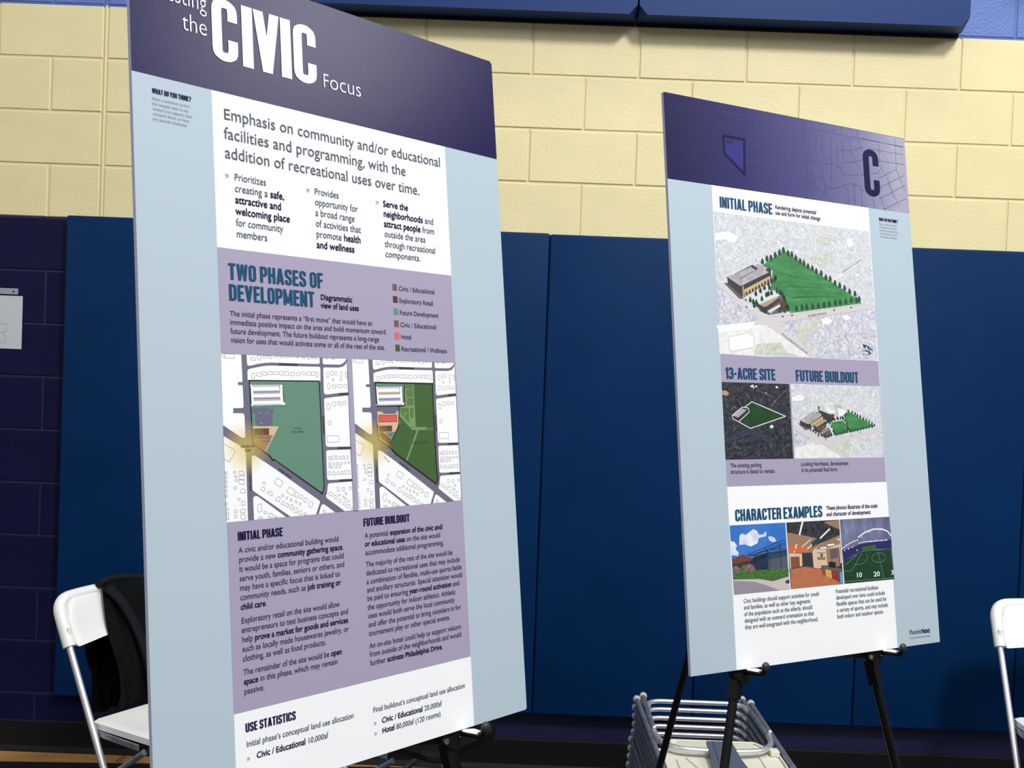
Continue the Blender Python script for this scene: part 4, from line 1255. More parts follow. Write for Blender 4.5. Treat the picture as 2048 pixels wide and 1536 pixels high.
# field
s.poly([(264.8, 262.7), (269.6, 266.2), (453.8, 345), (456, 349.8), (270.8, 379.3), (258.3, 364.6), (248.2, 350.1), (239.2, 339.5), (224.5, 338.6), (232.1, 302.3), (208.3, 294.8), (223.7, 284.2)], 'field_green', 14)
for a in ([(251.7, 304.6), (326.6, 314.4), (271.1, 310.8)], [(254.6, 330.9), (364.5, 327.2), (275, 325.7)], [(267.9, 352.7), (402.9, 340.3), (288.5, 345.7)]):
    s.poly(a, 'pic_shadow', 15)
# garage
s.poly([(122.8, 322.5), (138.8, 316.8), (182.9, 295.8), (227.5, 298.9), (227.1, 319.6), (158.3, 357.7), (124.7, 335.2)], 'pic_wall_dark', 16)
s.poly([(123.2, 323.1), (181.5, 298.7), (198.7, 292.7), (224.9, 301), (227, 304.6), (159.9, 334.6), (152.7, 336.9)], 'roof_lilac', 17)
s.poly([(148.9, 323.4), (180.8, 308.1), (195.6, 303.2), (153.5, 324.9)], 'pic_grey', 18)
s.poly([(181.7, 295.9), (195.8, 300.4), (193, 305.3), (181.3, 300.6)], 'pic_wall_dark', 18)
s.poly([(215.1, 300.8), (227.5, 298.9), (227.9, 319.6), (224, 319.8), (224.4, 306.7), (217.3, 304.4)], 'pic_wall_dark', 18)
s.poly([(160.5, 342.8), (226.5, 312.2), (225.6, 323.5), (162, 355.6)], 'pic_sand', 18)
ar = [(166.4, 349.8), (219.5, 323.5)]
for k in range(8):
    u = ar[0][0] + (ar[1][0] - ar[0][0]) * k / 7
    v = ar[0][1] + (ar[1][1] - ar[0][1]) * k / 7
    s.poly([(u - 2.2, v + 4.4), (u - 2.2, v - 1.0), (u - 0.8, v - 3.4), (u + 1.2, v - 4.2), (u + 2.4, v - 2.6), (u + 2.4, v + 2.2)], 'pic_wall_dark', 19)
s.poly([(115.5, 334), (123.8, 332.5), (158.8, 351.2), (158.2, 359.6), (148.7, 360.2)], 'pic_wall_mid', 15)
s.line([(123.2, 323.1), (152.7, 337.3), (159.9, 334.6), (227, 305)], 1.0, 'pic_black', 19)
s.line([(158.7, 334.7), (158.3, 358.1)], 2.4, 'pic_sand', 19)
s.line([(138.8, 316.8), (182.8, 296.4)], 0.8, 'pic_wall_dark', 19)
for q in [(163.9, 327.8), (172.6, 322.6), (181.8, 318.2), (187.6, 313.2), (197.4, 310.6), (205.7, 304), (142.3, 316.5), (156.8, 311.7), (171.5, 304.2)]:
    s.line([(q[0], q[1]), (q[0], q[1] - 1.8)], 0.5, 'pic_black', 20)
# plaza and pavilion
s.poly([(165.3, 359.1), (219.9, 335.1), (233.8, 345.4), (248.4, 348.3), (233.2, 353), (198.2, 366.3), (214, 382.1), (185.8, 372.6)], 'pic_plaza', 16)
s.poly([(200.7, 366.2), (245.9, 348.4), (257.9, 353.3), (261.1, 375.7), (245.9, 380.3), (216.2, 385.7), (194.9, 379.5)], 'pic_wall_mid', 17)
s.poly([(199.4, 366.3), (233.2, 353), (245.7, 350.7), (215, 369), (202.6, 372.6)], 'pic_tan', 19)
s.poly([(202.6, 372.6), (215, 369), (245.6, 352.2), (245.1, 358.8), (211.8, 378.5)], 'pic_wall_dark', 18)
s.poly([(245.1, 358.8), (257.9, 353.3), (260.9, 378.5), (254.6, 379.8), (246.8, 369)], 'pic_maroon', 18)
s.poly([(214.3, 378.4), (244.7, 364.5), (246.8, 369), (221.2, 383.6)], 'pic_plaza', 19)
s.line([(221.3, 381.7), (246.8, 369)], 1.2, 'pic_wall_dark', 20)
for q in [(208.3, 293.8), (219.8, 287.3), (229.7, 285.2), (240.5, 279), (251.6, 273.4), (261.4, 268.2), (272.8, 272.6), (282, 274.7), (291.6, 280.2), (302.1, 285.5), (311.3, 288.6), (321.4, 293.6), (332.1, 297), (341.8, 301.7), (354.1, 304.7), (365.8, 311.6), (376.6, 313.8), (388.7, 320.7), (400.8, 324.8), (413.3, 328.9), (426.2, 334.9), (440.2, 338.3), (285.6, 375.8), (299.7, 373.5), (311.7, 371.9), (327.2, 370), (341.3, 367.7), (356.5, 365.4), (370.6, 362.7), (386.1, 359.8), (399.3, 357.7), (414.5, 355.2), (428.7, 352.4), (443.7, 350.5), (450.7, 348.1)]:
    tree(s, q[0], q[1], 13.5, 22)
for q in [(235.4, 324.7), (238.1, 320.7), (227.7, 328), (220, 333.2), (240, 345), (248.4, 348.3), (226.1, 349.7), (218.6, 352), (209.7, 341.4), (199.6, 347.7), (188.3, 354), (174.3, 365.9), (181.2, 369.2), (183.2, 375.5), (190.5, 374.2), (202.1, 362.4), (213.6, 354.2), (221.9, 340.6), (253, 351.7), (256.3, 357.2), (258.4, 362.7), (262.7, 371.9), (264.7, 377.4), (258.6, 375.9), (202, 380.9), (207.8, 384.3), (243.4, 380.5), (248.7, 376.4), (196.2, 377.6), (188.4, 369.7)]:
    tree(s, q[0], q[1], 12.0, 22, rn.choice(['pic_tree', 'pic_tree_dark']))
for q in [(163.5, 361.4), (164.7, 374.2), (250.4, 386.8), (273.5, 383.3), (381.8, 367.5), (427.5, 359.7)]:
    s.disc(q[0], q[1], 2.0, 'pic_black', 22, 8, ry=1.6)
p0, p1 = [(313.3, 384.2), (361.6, 376.1)]
tx(s, 'SALEM AVENUE', p0[0], p0[1], p0[0] + (p1[0] - p0[0]), 3.8, 24, 'pic_wall_mid', angle=math.atan2(p1[1] - p0[1], p1[0] - p0[0]))
p0, p1 = [(244.8, 420.6), (305.1, 454.7)]
tx(s, 'PHILADELPHIA DRIVE', p0[0], p0[1], p0[0] + math.hypot(p1[0] - p0[0], p1[1] - p0[1]), 3.8, 24, 'pic_wall_mid', angle=math.atan2(p1[1] - p0[1], p1[0] - p0[0]))
p0, p1 = [(410.1, 295.1), (465.2, 263.6)]
tx(s, 'FAIRVIEW AVENUE', p0[0], p0[1], p0[0] + math.hypot(p1[0] - p0[0], p1[1] - p0[1]), 3.4, 24, 'pic_wall_mid', angle=math.atan2(p1[1] - p0[1], p1[0] - p0[0]))
s.poly([(450.9, 430.1), (465, 431.1), (456.2, 438.3)], 'ink_teal', 24)
s.line([(458.7, 440.2), (471.7, 447.6)], 2.2, 'ink_teal', 24)
s.line([(464.8, 433.5), (477.3, 440.9)], 2.2, 'ink_teal', 24)
s.line([(471.2, 447.4), (465.3, 434.1)], 2.2, 'ink_teal', 24)
tx(s, 'Drawing', 449.5, 444.0, 464.0, 3.0, 24, 'ink_body')
tx(s, 'not to scale', 449.5, 450.5, 470.0, 3.0, 24, 'ink_body')
s.build('rendered_site', pic)

# ---- picture 2: dark aerial photo of the existing site
s = Sheet()
B0 = (97.8, 511.3, 256.3, 647.6)
s.rect(*B0, 'aerial_dark', 6)
pic = s.build('aerial_photo', far, 'dark aerial photo with a white dashed outline')
s = Sheet()
blotches(s, 120, B0, rn, ['pic_black', 'aerial_dark_blue', 'pic_tree_dark', 'aerial_dark'], 1.5, 4.5, 7)
blotches(s, 70, B0, rn, ['pic_grey', 'aerial_dark_blue', 'pic_wall_mid'], 0.5, 1.2, 8)
s.poly([(97.7, 568.7), (145.6, 594), (141.6, 595.5), (98.4, 573.2)], 'aerial_dark_blue', 9)
s.poly([(99.7, 610.5), (159.5, 592.4), (173, 598.5), (217.8, 621.5), (213.5, 624.6), (166.5, 606.1), (101.3, 616.5)], 'aerial_dark_blue', 9)
s.poly([(128.9, 609.1), (158.7, 604.6), (170.1, 612.2), (139.9, 619.7)], 'aerial_dark_blue', 9)
s.line([(96.6, 540.9), (165.4, 509.9)], 0.6, 'pic_wall_mid', 9)
s.line([(208.7, 552.2), (241.4, 526.9), (247.9, 523.6)], 0.7, 'pic_grey', 9)
s.line([(188.3, 526.3), (218, 537.4)], 0.6, 'pic_grey', 9)
s.poly([(97.6, 526.6), (107.3, 526.4), (113.8, 530.8), (108.6, 535.5), (98.1, 534.1)], 'pic_tan', 10)
for q in [(165.8, 517.6), (170.7, 519.3), (176.9, 517.3), (169, 516)]:
    s.rect(q[0] - 2.2, q[1] - 1.2, q[0] + 2.2, q[1] + 1.2, 'pic_white', 10)
s.disc(*[(226, 517.8)][0], 3.0, 'pic_white', 10, 8, ry=2.0)
s.poly([(204, 588), (211.3, 586.1), (213, 590.8), (205.7, 592.6)], 'pic_white', 10)
s.poly([(196.3, 527.7), (201.4, 527.3), (202.6, 529.9), (198.1, 530.5)], 'pic_grey', 10)
s.poly([(164.9, 545.2), (243.3, 570.5), (158.5, 592.8), (131.8, 581.2), (157.6, 563.6), (155.1, 556.7), (147.3, 555.3)], 'field_dark', 11)
s.poly([(117.9, 570), (140.3, 556.9), (154, 559), (152.6, 565.1), (132, 577.4), (118.6, 574.5)], 'pic_wall_dark', 12)
s.poly([(117.9, 570), (140.3, 557.4), (152.3, 559.8), (131.3, 573.7)], 'roof_lilac', 13)
s.dash([(131.8, 581.2), (158.5, 592.8), (243.3, 570.5), (164.9, 545.2), (147.3, 555.3)], 1.6, 0.7, 1.5, 'pic_white', 14)
s.line([(147.3, 555.3), (141.4, 555.4), (117.9, 570), (118.5, 575.3), (131.8, 581.2), (157.6, 563.6), (156.1, 556.7), (147.3, 555.3)], 1.2, 'pic_white', 14)
s.build('photo_detail', pic)

# ---- picture 3: aerial rendering of the future buildout
s = Sheet()
C0 = (259.8, 510.6, 490.2, 647.7)
s.rect(*C0, 'aerial_pale', 6)
pic = s.build('aerial_rendering', far, 'small pale aerial with a white sports dome')
s = Sheet()
blotches(s, 130, (260, 512, 488, 560), rn, ['pic_white', 'aerial_white', 'aerial_lilac'], 1.0, 3.0, 7)
blotches(s, 60, (370, 600, 488, 646), rn, ['pic_white', 'aerial_white', 'aerial_lilac', 'aerial_sage'], 1.2, 3.4, 7)
blotches(s, 30, (400, 555, 488, 600), rn, ['pic_white', 'aerial_lilac'], 1.2, 3.0, 7)
s.poly([(259.5, 629.5), (314.3, 617.2), (337.3, 626.8), (381.6, 646.2), (260.2, 646.8)], 'aerial_white', 8)
s.poly([(260.8, 585.9), (302.3, 607.8), (299.4, 617.2), (260.8, 626.4)], 'aerial_lilac', 8)
s.poly([(348.9, 617.4), (404.7, 611.1), (397.1, 646.4), (377.7, 639.8)], 'aerial_sage', 8)
s.poly([(261.6, 535.1), (283.1, 530), (293.3, 534.6), (288.6, 540.2), (262.1, 542.9)], 'pic_white', 8)
s.poly([(260.9, 584.4), (272.1, 588.2), (301.1, 596.8), (319.3, 609.4), (340.4, 614.9), (474.8, 592.4), (484.1, 592.3), (484.5, 599.7), (373, 618.2), (353, 620.5), (390.5, 645.5), (381.5, 647.5), (326.9, 621.2), (309.6, 623.5), (312.3, 615.7), (260.9, 592.2)], 'pic_road', 9)
s.line([(431.5, 564), (472.7, 540.6)], 1.2, 'pic_white', 9)
s.poly([(332.8, 550.6), (344.1, 544.9), (355.2, 543.1), (374.8, 545.2), (391.9, 553.9), (398, 560.3), (390.4, 570.9), (374.6, 573.4), (362.2, 564.7), (343, 558.5)], 'dome_white', 12)
s.poly([(374.2, 553.3), (389.4, 556.3), (396.7, 561.9), (388.2, 570.1), (377.2, 569.4)], 'pic_white', 13)
s.poly([(390.5, 569.2), (402.5, 560.2), (470.6, 587.5), (403.5, 599.8), (395.8, 585.3)], 'field_green', 11)
s.poly([(356.4, 580.7), (385.4, 577.3), (395.8, 585.3), (399, 599.8), (367.5, 605.4), (360.4, 598.3)], 'field_green', 11)
s.poly([(323.6, 557.1), (344.8, 563.2), (361.9, 567.9), (365.6, 575.9), (349.7, 582.3), (333.4, 569.7)], 'pic_tree', 11)
s.poly([(277.1, 578), (312.5, 561.2), (331.8, 562.6), (339.9, 569.7), (339.3, 576), (299.2, 593.6), (278.6, 585.8)], 'pic_wall_dark', 12)
s.poly([(277.2, 577.7), (314.7, 561.2), (332.7, 565), (331.2, 569.7), (302.1, 584.2), (295.7, 584.2)], 'roof_lilac', 13)
s.poly([(304.2, 584.2), (335.5, 569.7), (336.1, 576.1), (305.7, 592)], 'pic_sand', 13)
for k in range(5):
    a = [(307.2, 586.5), (334.1, 574.2)]
    u = a[0][0] + (a[1][0] - a[0][0]) * k / 5
    v = a[0][1] + (a[1][1] - a[0][1]) * k / 5
    s.rect(u, v, u + 1.5, v + 4.5, 'pic_wall_dark', 14)
s.poly([(310.5, 585.7), (339.3, 576), (343.3, 580.8), (342.5, 590.3), (322.2, 599.9), (311.7, 596.7)], 'pic_wall_dark', 14)
s.poly([(310.5, 585.7), (337.2, 576), (342.3, 579.5), (318.7, 590.4)], 'pic_tan', 15)
for k in range(6):
    a = [(320.7, 592), (340.9, 584)]
    u = a[0][0] + (a[1][0] - a[0][0]) * k / 6
    v = a[0][1] + (a[1][1] - a[0][1]) * k / 6
    s.rect(u, v, u + 0.7, v + 4.5, 'pic_sand', 16)
s.poly([(320.1, 599.9), (349, 590.3), (358.6, 606.2), (338.6, 611)], 'pic_wall_mid', 13)
s.poly([(324.2, 601.5), (346.6, 592.7), (349.8, 594.3), (329.5, 603.1)], 'pic_tan', 14)
s.poly([(346.5, 568), (362.2, 564.7), (366.1, 569.4), (352.6, 573.5)], 'pic_maroon', 13)
s.poly([(272.5, 583.5), (278.9, 582.7), (299.1, 594.4), (290.6, 595.2)], 'pic_wall_mid', 11)
for q in [(402.3, 562.7), (412.2, 565), (419.9, 567.4), (425.2, 570.6), (433, 573), (440.6, 577), (448.3, 579.4), (456.1, 581.8), (463.4, 585), (469.3, 589.1), (463.3, 591.3), (455.2, 591.9), (447.5, 593.6), (439.6, 594.6), (432, 596.2), (423.9, 597.9), (415.9, 598.5), (408, 599.8), (402.3, 600.1), (395.5, 601.4), (387.6, 602.2), (380.8, 603.8), (373.7, 604.6), (366.3, 606.2), (362, 604.6), (360.2, 599.9), (356.5, 591.9), (352.7, 585.5), (356.4, 580.7), (365.4, 578.3), (374.3, 577.4), (381.1, 575.8), (387.6, 577.3), (391.8, 580.5), (395.8, 585.3), (397, 591.8), (398.8, 596.6), (396.2, 567.6), (391.5, 570.8), (385.6, 574.1), (372.2, 575.8), (361.1, 577.5), (350, 579.2), (345.2, 584), (326.8, 557.1), (344.2, 569.6), (352.4, 575.9), (340.7, 585.6), (338.7, 609.4), (347.4, 609.4), (354.2, 606.2), (330.2, 607.8), (315.5, 603.1), (309.3, 599.9), (303.1, 597.5), (321.6, 607.8)]:
    tree(s, q[0], q[1], 7.0, 18, rn.choice(['pic_tree', 'pic_tree', 'pic_tree_dark']))
for q in [(406.9, 604.7), (429.4, 599.8), (340.6, 612.9), (287.9, 594.4)]:
    s.disc(q[0], q[1], 1.3, 'pic_black', 18, 8, ry=0.9)
s.build('rendered_site', pic)

# ---- photo 1: civic building under a blue sky
ramp_print('photo_sky', [(0.2, rgb(38, 96, 182)), (0.8, rgb(66, 130, 208))], 12, 3)
ramp_print('photo_cloud', [(0.3, rgb(176, 190, 214)), (0.65, rgb(240, 240, 246))], 60, 6, 0.6)
ramp_print('photo_shrub', [(0.3, rgb(30, 60, 30)), (0.5, rgb(60, 106, 46)), (0.7, rgb(104, 144, 72))], 260, 6, 0.7)
ramp_print('photo_shrub_pink', [(0.3, rgb(50, 54, 46)), (0.6, rgb(150, 110, 120))], 260, 6, 0.7)
mat('photo_lawn', rgb(62, 98, 44), 0.5)
mat('photo_path', rgb(196, 184, 182), 0.5)
mat('photo_asphalt', rgb(146, 134, 148), 0.5)
mat('photo_roof', rgb(112, 56, 44), 0.5)
mat('photo_steel', rgb(20, 38, 62), 0.5)
mat('photo_glass', rgb(36, 62, 90), 0.5)
mat('photo_stone', rgb(78, 84, 96), 0.5)
s = Sheet()
s.poly([(99.4, 761.3), (228.0, 761.3), (229.6, 879.7), (101.0, 879.7)], 'photo_sky', 6)
pic = s.build('photo_print', far, 'photo of a civic building under blue sky')
s = Sheet()
for c in ([(118.4, 795.4), (120.5, 779.4), (126.5, 776), (134, 779.2), (144.2, 773.8), (152.3, 769.7), (159.9, 773), (165.4, 779.9), (175.3, 779.6), (179.6, 774.6), (182.4, 777.7), (181, 783.6), (170.9, 784.7), (163.9, 785.8), (160.4, 794.6), (144.3, 799.7), (131, 795.3)],
          [(185.9, 784.6), (193.9, 784.2), (200.7, 787.5), (204.3, 793), (196.1, 794.8), (188.4, 791.5)], [(99.2, 787.9), (108.2, 789.8), (113.5, 796.7), (109.3, 802.3), (116.5, 808.6), (114.2, 814.3), (100, 812.1)]):
    s.poly(c, 'photo_cloud', 8)
s.poly([(101.5, 845.7), (227.7, 844.6), (229.2, 865), (230.1, 879.3), (101.1, 879.8)], 'photo_path', 8)
s.poly([(101, 853.6), (159.8, 856.7), (191.1, 862.5), (228.8, 856.7), (229.8, 844.7), (102.1, 837)], 'photo_lawn', 9)
s.poly([(101.2, 855.8), (147.8, 860.4), (174.8, 868.1), (205.8, 879.4), (101.1, 879.8)], 'photo_asphalt', 9)
s.poly([(149.1, 814.7), (227.5, 808.4), (227.6, 846.1), (148.7, 847.2)], 'photo_stone', 9)
s.poly([(148.6, 822.1), (162.9, 814), (227.9, 808.5), (227.5, 820.5), (189.9, 824.4), (152, 828.2)], 'photo_glass', 10)
s.poly([(131.1, 821.1), (162.7, 817), (182.8, 812.1), (181.3, 846.2), (129.3, 847.4)], 'photo_steel', 10)
s.poly([(186.8, 825.7), (227.3, 824.3), (226.9, 841.6), (186.6, 842.1)], 'photo_stone', 11)
s.poly([(100.5, 819.4), (125.9, 812), (148.7, 820.6), (142.6, 823.2), (101.8, 828.2)], 'photo_roof', 12)
s.poly([(101, 825.2), (142.7, 821.8), (141.7, 836.4), (100.7, 838.3)], 'pic_wall_dark', 11)
for q in ([(135.5, 813.3), (175.5, 803.5), (226.8, 791)], [(141.3, 815), (179.2, 807.4), (226.8, 796.3)], [(157.1, 812.9), (183.1, 808.4), (227.1, 800.1)], [(190.6, 814.8), (226.8, 811.4)], [(191.1, 808.1), (226.8, 806.1)]):
    s.line(q, 1.2, 'photo_steel', 13)
for q in ([(156, 813.6), (156.1, 840.3)], [(180.1, 809), (179.6, 843.2)], [(185.9, 810.8), (184.8, 845)], [(212.1, 797.1), (212.6, 843.7)], [(175.5, 803.5), (184.8, 812.2)], [(146.5, 823.5), (146.5, 836.7)], [(137.4, 814.1), (154.9, 815.1)]):
    s.line(q, 1.6, 'photo_steel', 13)
s.poly([(101.6, 836.9), (109.2, 831.6), (118.6, 835), (124.7, 829.6), (142.1, 830.6), (151.1, 841.4), (224.9, 841.4), (228.2, 852.2), (219.7, 856.1), (156.1, 853.5), (140.4, 854), (101, 851.4)], 'photo_shrub', 14)
s.poly([(101.9, 832.6), (109.3, 830.1), (118.4, 838), (112.2, 843.4), (101.8, 841.3)], 'photo_shrub_pink', 15)
s.poly([(126.4, 832.6), (138.3, 828.9), (147.8, 832.4), (153.2, 840.1), (141.3, 842.3), (127.9, 840)], 'photo_shrub_pink', 15)
s.poly([(220.1, 864.4), (229.5, 861.3), (229.9, 868.8), (221.8, 868.3)], 'pic_wall_dark', 15)
s.build('photo_detail', pic)

# ---- photo 2: lobby with orange ceiling panels
ramp_print('photo_carpet', [(0.3, rgb(164, 98, 66)), (0.7, rgb(190, 118, 82))], 90, 5, 0.7)
ramp_print('photo_ceiling', [(0.35, rgb(24, 26, 32)), (0.7, rgb(70, 70, 78))], 120, 6, 0.7)
mat('photo_tan', rgb(214, 184, 156), 0.5)
mat('photo_ceiling_tan', rgb(150, 116, 92), 0.5)
mat('photo_orange', rgb(206, 104, 50), 0.5)
mat('photo_door', rgb(126, 76, 50), 0.5)
mat('photo_yellow', rgb(206, 160, 74), 0.5)
mat('photo_red', rgb(136, 42, 42), 0.5)
mat('photo_cyan', rgb(74, 160, 190), 0.5)
mat('photo_tealdark', rgb(22, 60, 72), 0.5)
s = Sheet()
s.poly([(230.4, 761.3), (360.6, 761.3), (362.2, 879.0), (232.0, 879.0)], 'photo_ceiling', 6)
pic = s.build('photo_print', far, 'photo of a lobby with orange ceiling')
s = Sheet()
s.poly([(231.8, 779.1), (266.3, 785.3), (295.2, 791.2), (309.8, 794.2), (288.8, 817.7), (230.9, 816.2)], 'photo_ceiling_tan', 8)
s.poly([(230.8, 804.8), (250.5, 802), (264.6, 806.6), (282.2, 808.2), (276.4, 815.6), (231.1, 814.7)], 'photo_orange', 9)
s.poly([(359.6, 790.3), (360.7, 840.3), (290.5, 848.4), (289.1, 814.7), (306.9, 803.3)], 'photo_tan', 8)
s.poly([(306.8, 804.1), (358.6, 789.5), (358.3, 805.9), (323.1, 813.4), (297.7, 812.1)], 'photo_ceiling_tan', 9)
s.poly([(232, 816.2), (263.7, 817.9), (263, 840.7), (233.8, 845)], 'photo_tan', 9)
s.poly([(235.6, 822.5), (257.1, 822.9), (257.2, 843.4), (235.9, 844.4)], 'photo_door', 10)
s.poly([(263.7, 817.9), (282.5, 817.4), (288.9, 842.2), (263.1, 839.2)], 'pic_wall_dark', 9)
s.poly([(233.8, 845), (272.3, 841.2), (305.3, 847.8), (362.4, 859), (361.7, 878.9), (232.2, 879.2)], 'photo_carpet', 9)
s.poly([(327.3, 763.2), (359.9, 762.1), (359.5, 779.3), (322.9, 765.3)], 'photo_ceiling_tan', 9)
for q, w in (([(269.9, 760.9), (260.7, 783.5)], 4.0), ([(335.1, 777.5), (311, 792.7)], 3.0), ([(286.6, 793.9), (264.6, 806.6)], 1.4), ([(288.9, 804), (277.9, 810.3)], 2.0), ([(251.6, 801.3), (249, 808)], 2.4), ([(246, 812.4), (244.5, 815.4)], 1.6)):
    s.line(q, w, 'pic_white', 12)
s.poly([(288.2, 799.3), (305.7, 791.7), (313.9, 795.9), (289.6, 808.6)], 'photo_tealdark', 11)
s.poly([(323.1, 813.4), (357.7, 812.1), (356.9, 846.3), (324.8, 844.4)], 'photo_ceiling_tan', 10)
s.poly([(332.7, 813.9), (351.2, 812.5), (351.8, 830.4), (333.3, 832.5)], 'pic_wall_mid', 11)
s.line([(353.4, 811.8), (355.9, 846.2)], 1.6, 'pic_wall_dark', 12)
for q in ([(327, 805.1), (344.3, 804.4), (346.2, 807.1), (328.9, 808.3)], [(309.6, 809.3), (324.5, 809.1), (325.4, 812), (310.4, 812.1)], [(352.6, 796.5), (359.6, 795.8), (359.4, 798.1), (352.8, 798.7)]):
    s.poly(q, 'pic_white', 12)
s.disc(*[(311.6, 823.6)][0], 3.6, 'pic_wall_mid', 12, 10)
# the wall lettering is too blurred to read in the picture: only its dark bars
s.dash([(300.9, 819), (320.9, 819.8)], 1.6, 0.5, 1.0, 'pic_wall_mid', 13)
s.dash([(300.6, 827.9), (320.1, 828.7)], 2.4, 0.5, 2.0, 'pic_wall_mid', 13)
s.dash([(301.5, 830.6), (319, 831.2)], 2.0, 0.5, 1.6, 'pic_wall_mid', 13)
s.poly([(308, 841.8), (333.4, 843.3), (361.8, 852.8), (361.4, 857.4), (334.8, 852.7), (309.7, 846.5)], 'pic_wall_mid', 13)
s.poly([(309.7, 846.5), (319.1, 849), (319, 861.7), (310.8, 858.9)], 'photo_door', 13)
s.poly([(318.4, 848.9), (333.1, 852.6), (334, 866.8), (319.5, 861.7)], 'photo_yellow', 13)
s.poly([(333.1, 852.6), (353.9, 856.6), (354.4, 875.6), (334, 866.8)], 'photo_red', 13)
s.poly([(353.9, 856.6), (361.6, 855.9), (361.7, 878.9), (354.4, 875.6)], 'photo_cyan', 13)
s.poly([(327.4, 838.3), (334.1, 835.6), (346.7, 839.5), (343.8, 848.6), (327.8, 846.1)], 'pic_black', 14)
s.line([(232.9, 844.2), (263, 840.7), (301.1, 847.9)], 0.8, 'pic_wall_dark', 12)
s.build('photo_detail', pic)

# ---- photo 3: sports field under an air dome
ramp_print('photo_dome', [(0.3, rgb(72, 76, 108)), (0.6, rgb(112, 116, 150)), (0.85, rgb(176, 178, 204))], 30, 5, 0.6, stretch=(1, 1, 0.4))
ramp_print('photo_turf', [(0.3, rgb(16, 50, 30)), (0.7, rgb(26, 68, 40))], 90, 5, 0.6)
mat('photo_violet', rgb(34, 28, 92), 0.5)
mat('photo_goal', rgb(40, 96, 44), 0.5)
mat('photo_line', rgb(120, 154, 126), 0.5)
s = Sheet()
s.poly([(362.6, 761.2), (494.2, 760.8), (495.6, 878.8), (364.4, 878.8)], 'photo_dome', 6)
pic = s.build('photo_print', far, 'photo of a sports field in a dome')
s = Sheet()
s.poly([(367.5, 837.6), (414.1, 822.8), (491.8, 821.3), (495.9, 878.9), (365, 878.6), (365.1, 840.5)], 'photo_turf', 8)
s.poly([(364.3, 817.1), (392.7, 813.8), (411, 808.5), (438.1, 806.6), (494.6, 803.7), (494.2, 820.6), (450.5, 820), (416.5, 821.4), (391.4, 827.9), (366.4, 838.3)], 'photo_violet', 9)
s.poly([(416, 814.2), (452.5, 811.3), (452.2, 821.7), (416, 822.2)], 'photo_goal', 10)
for q, w in (([(407.7, 795.6), (426.4, 787), (449.5, 782.4), (472.3, 783.4), (485.7, 788), (494.2, 796.4)], 2.6), ([(364.5, 814.8), (375.5, 809.1), (393.7, 802.9), (407.2, 800.4)], 1.4), ([(406.7, 806.7), (420.3, 805), (442.8, 805.3), (484.2, 804)], 1.2)):
    s.line(q, w, 'pic_white', 10)
for q in [(370.3, 818.2), (380.4, 815.6), (390.6, 813), (402.2, 819.4), (416.5, 796.4), (437.6, 787.5), (467.6, 784), (438.4, 804.2), (452, 804.1), (467.9, 804.9), (479.5, 804.6)]:
    s.disc(q[0], q[1], 1.4, 'pic_white', 11, 8)
for q in ([(456.9, 825.1), (467.7, 875.2)], [(365.9, 856.1), (384.6, 855.7), (413.9, 826)], [(370.2, 843.9), (400.3, 828.4)], [(365.4, 874.8), (496.2, 876.2)]):
    s.line(q, 0.7, 'photo_line', 10)
c_ = [(458.1, 836.3)][0]
s.line([(c_[0] + 18.5 * math.cos(6.283 * k / 24), c_[1] + 8.8 * math.sin(6.283 * k / 24)) for k in range(24)], 0.6, 'photo_line', 10, closed=True)
s.line([(424.9, 828.2), (429.4, 833.2), (423.7, 840.8), (409.9, 845.5), (394.3, 845.4)], 0.6, 'photo_line', 10)
tx(s, '*10', [(394.9, 868.9)][0][0], [(394.8, 869.2)][0][1], [(411, 869.9)][0][0], 8.6, 12, ink_b='pic_white')
tx(s, '*20', [(440.9, 870)][0][0], [(440.8, 870.3)][0][1], [(458.2, 871.1)][0][0], 8.6, 12, ink_b='pic_white')
tx(s, '*3', [(487.6, 869.3)][0][0], [(487.6, 869.6)][0][1], [(496.4, 869.8)][0][0] - 0.5, 8.0, 12, ink_b='pic_white')
s.build('photo_detail', pic)


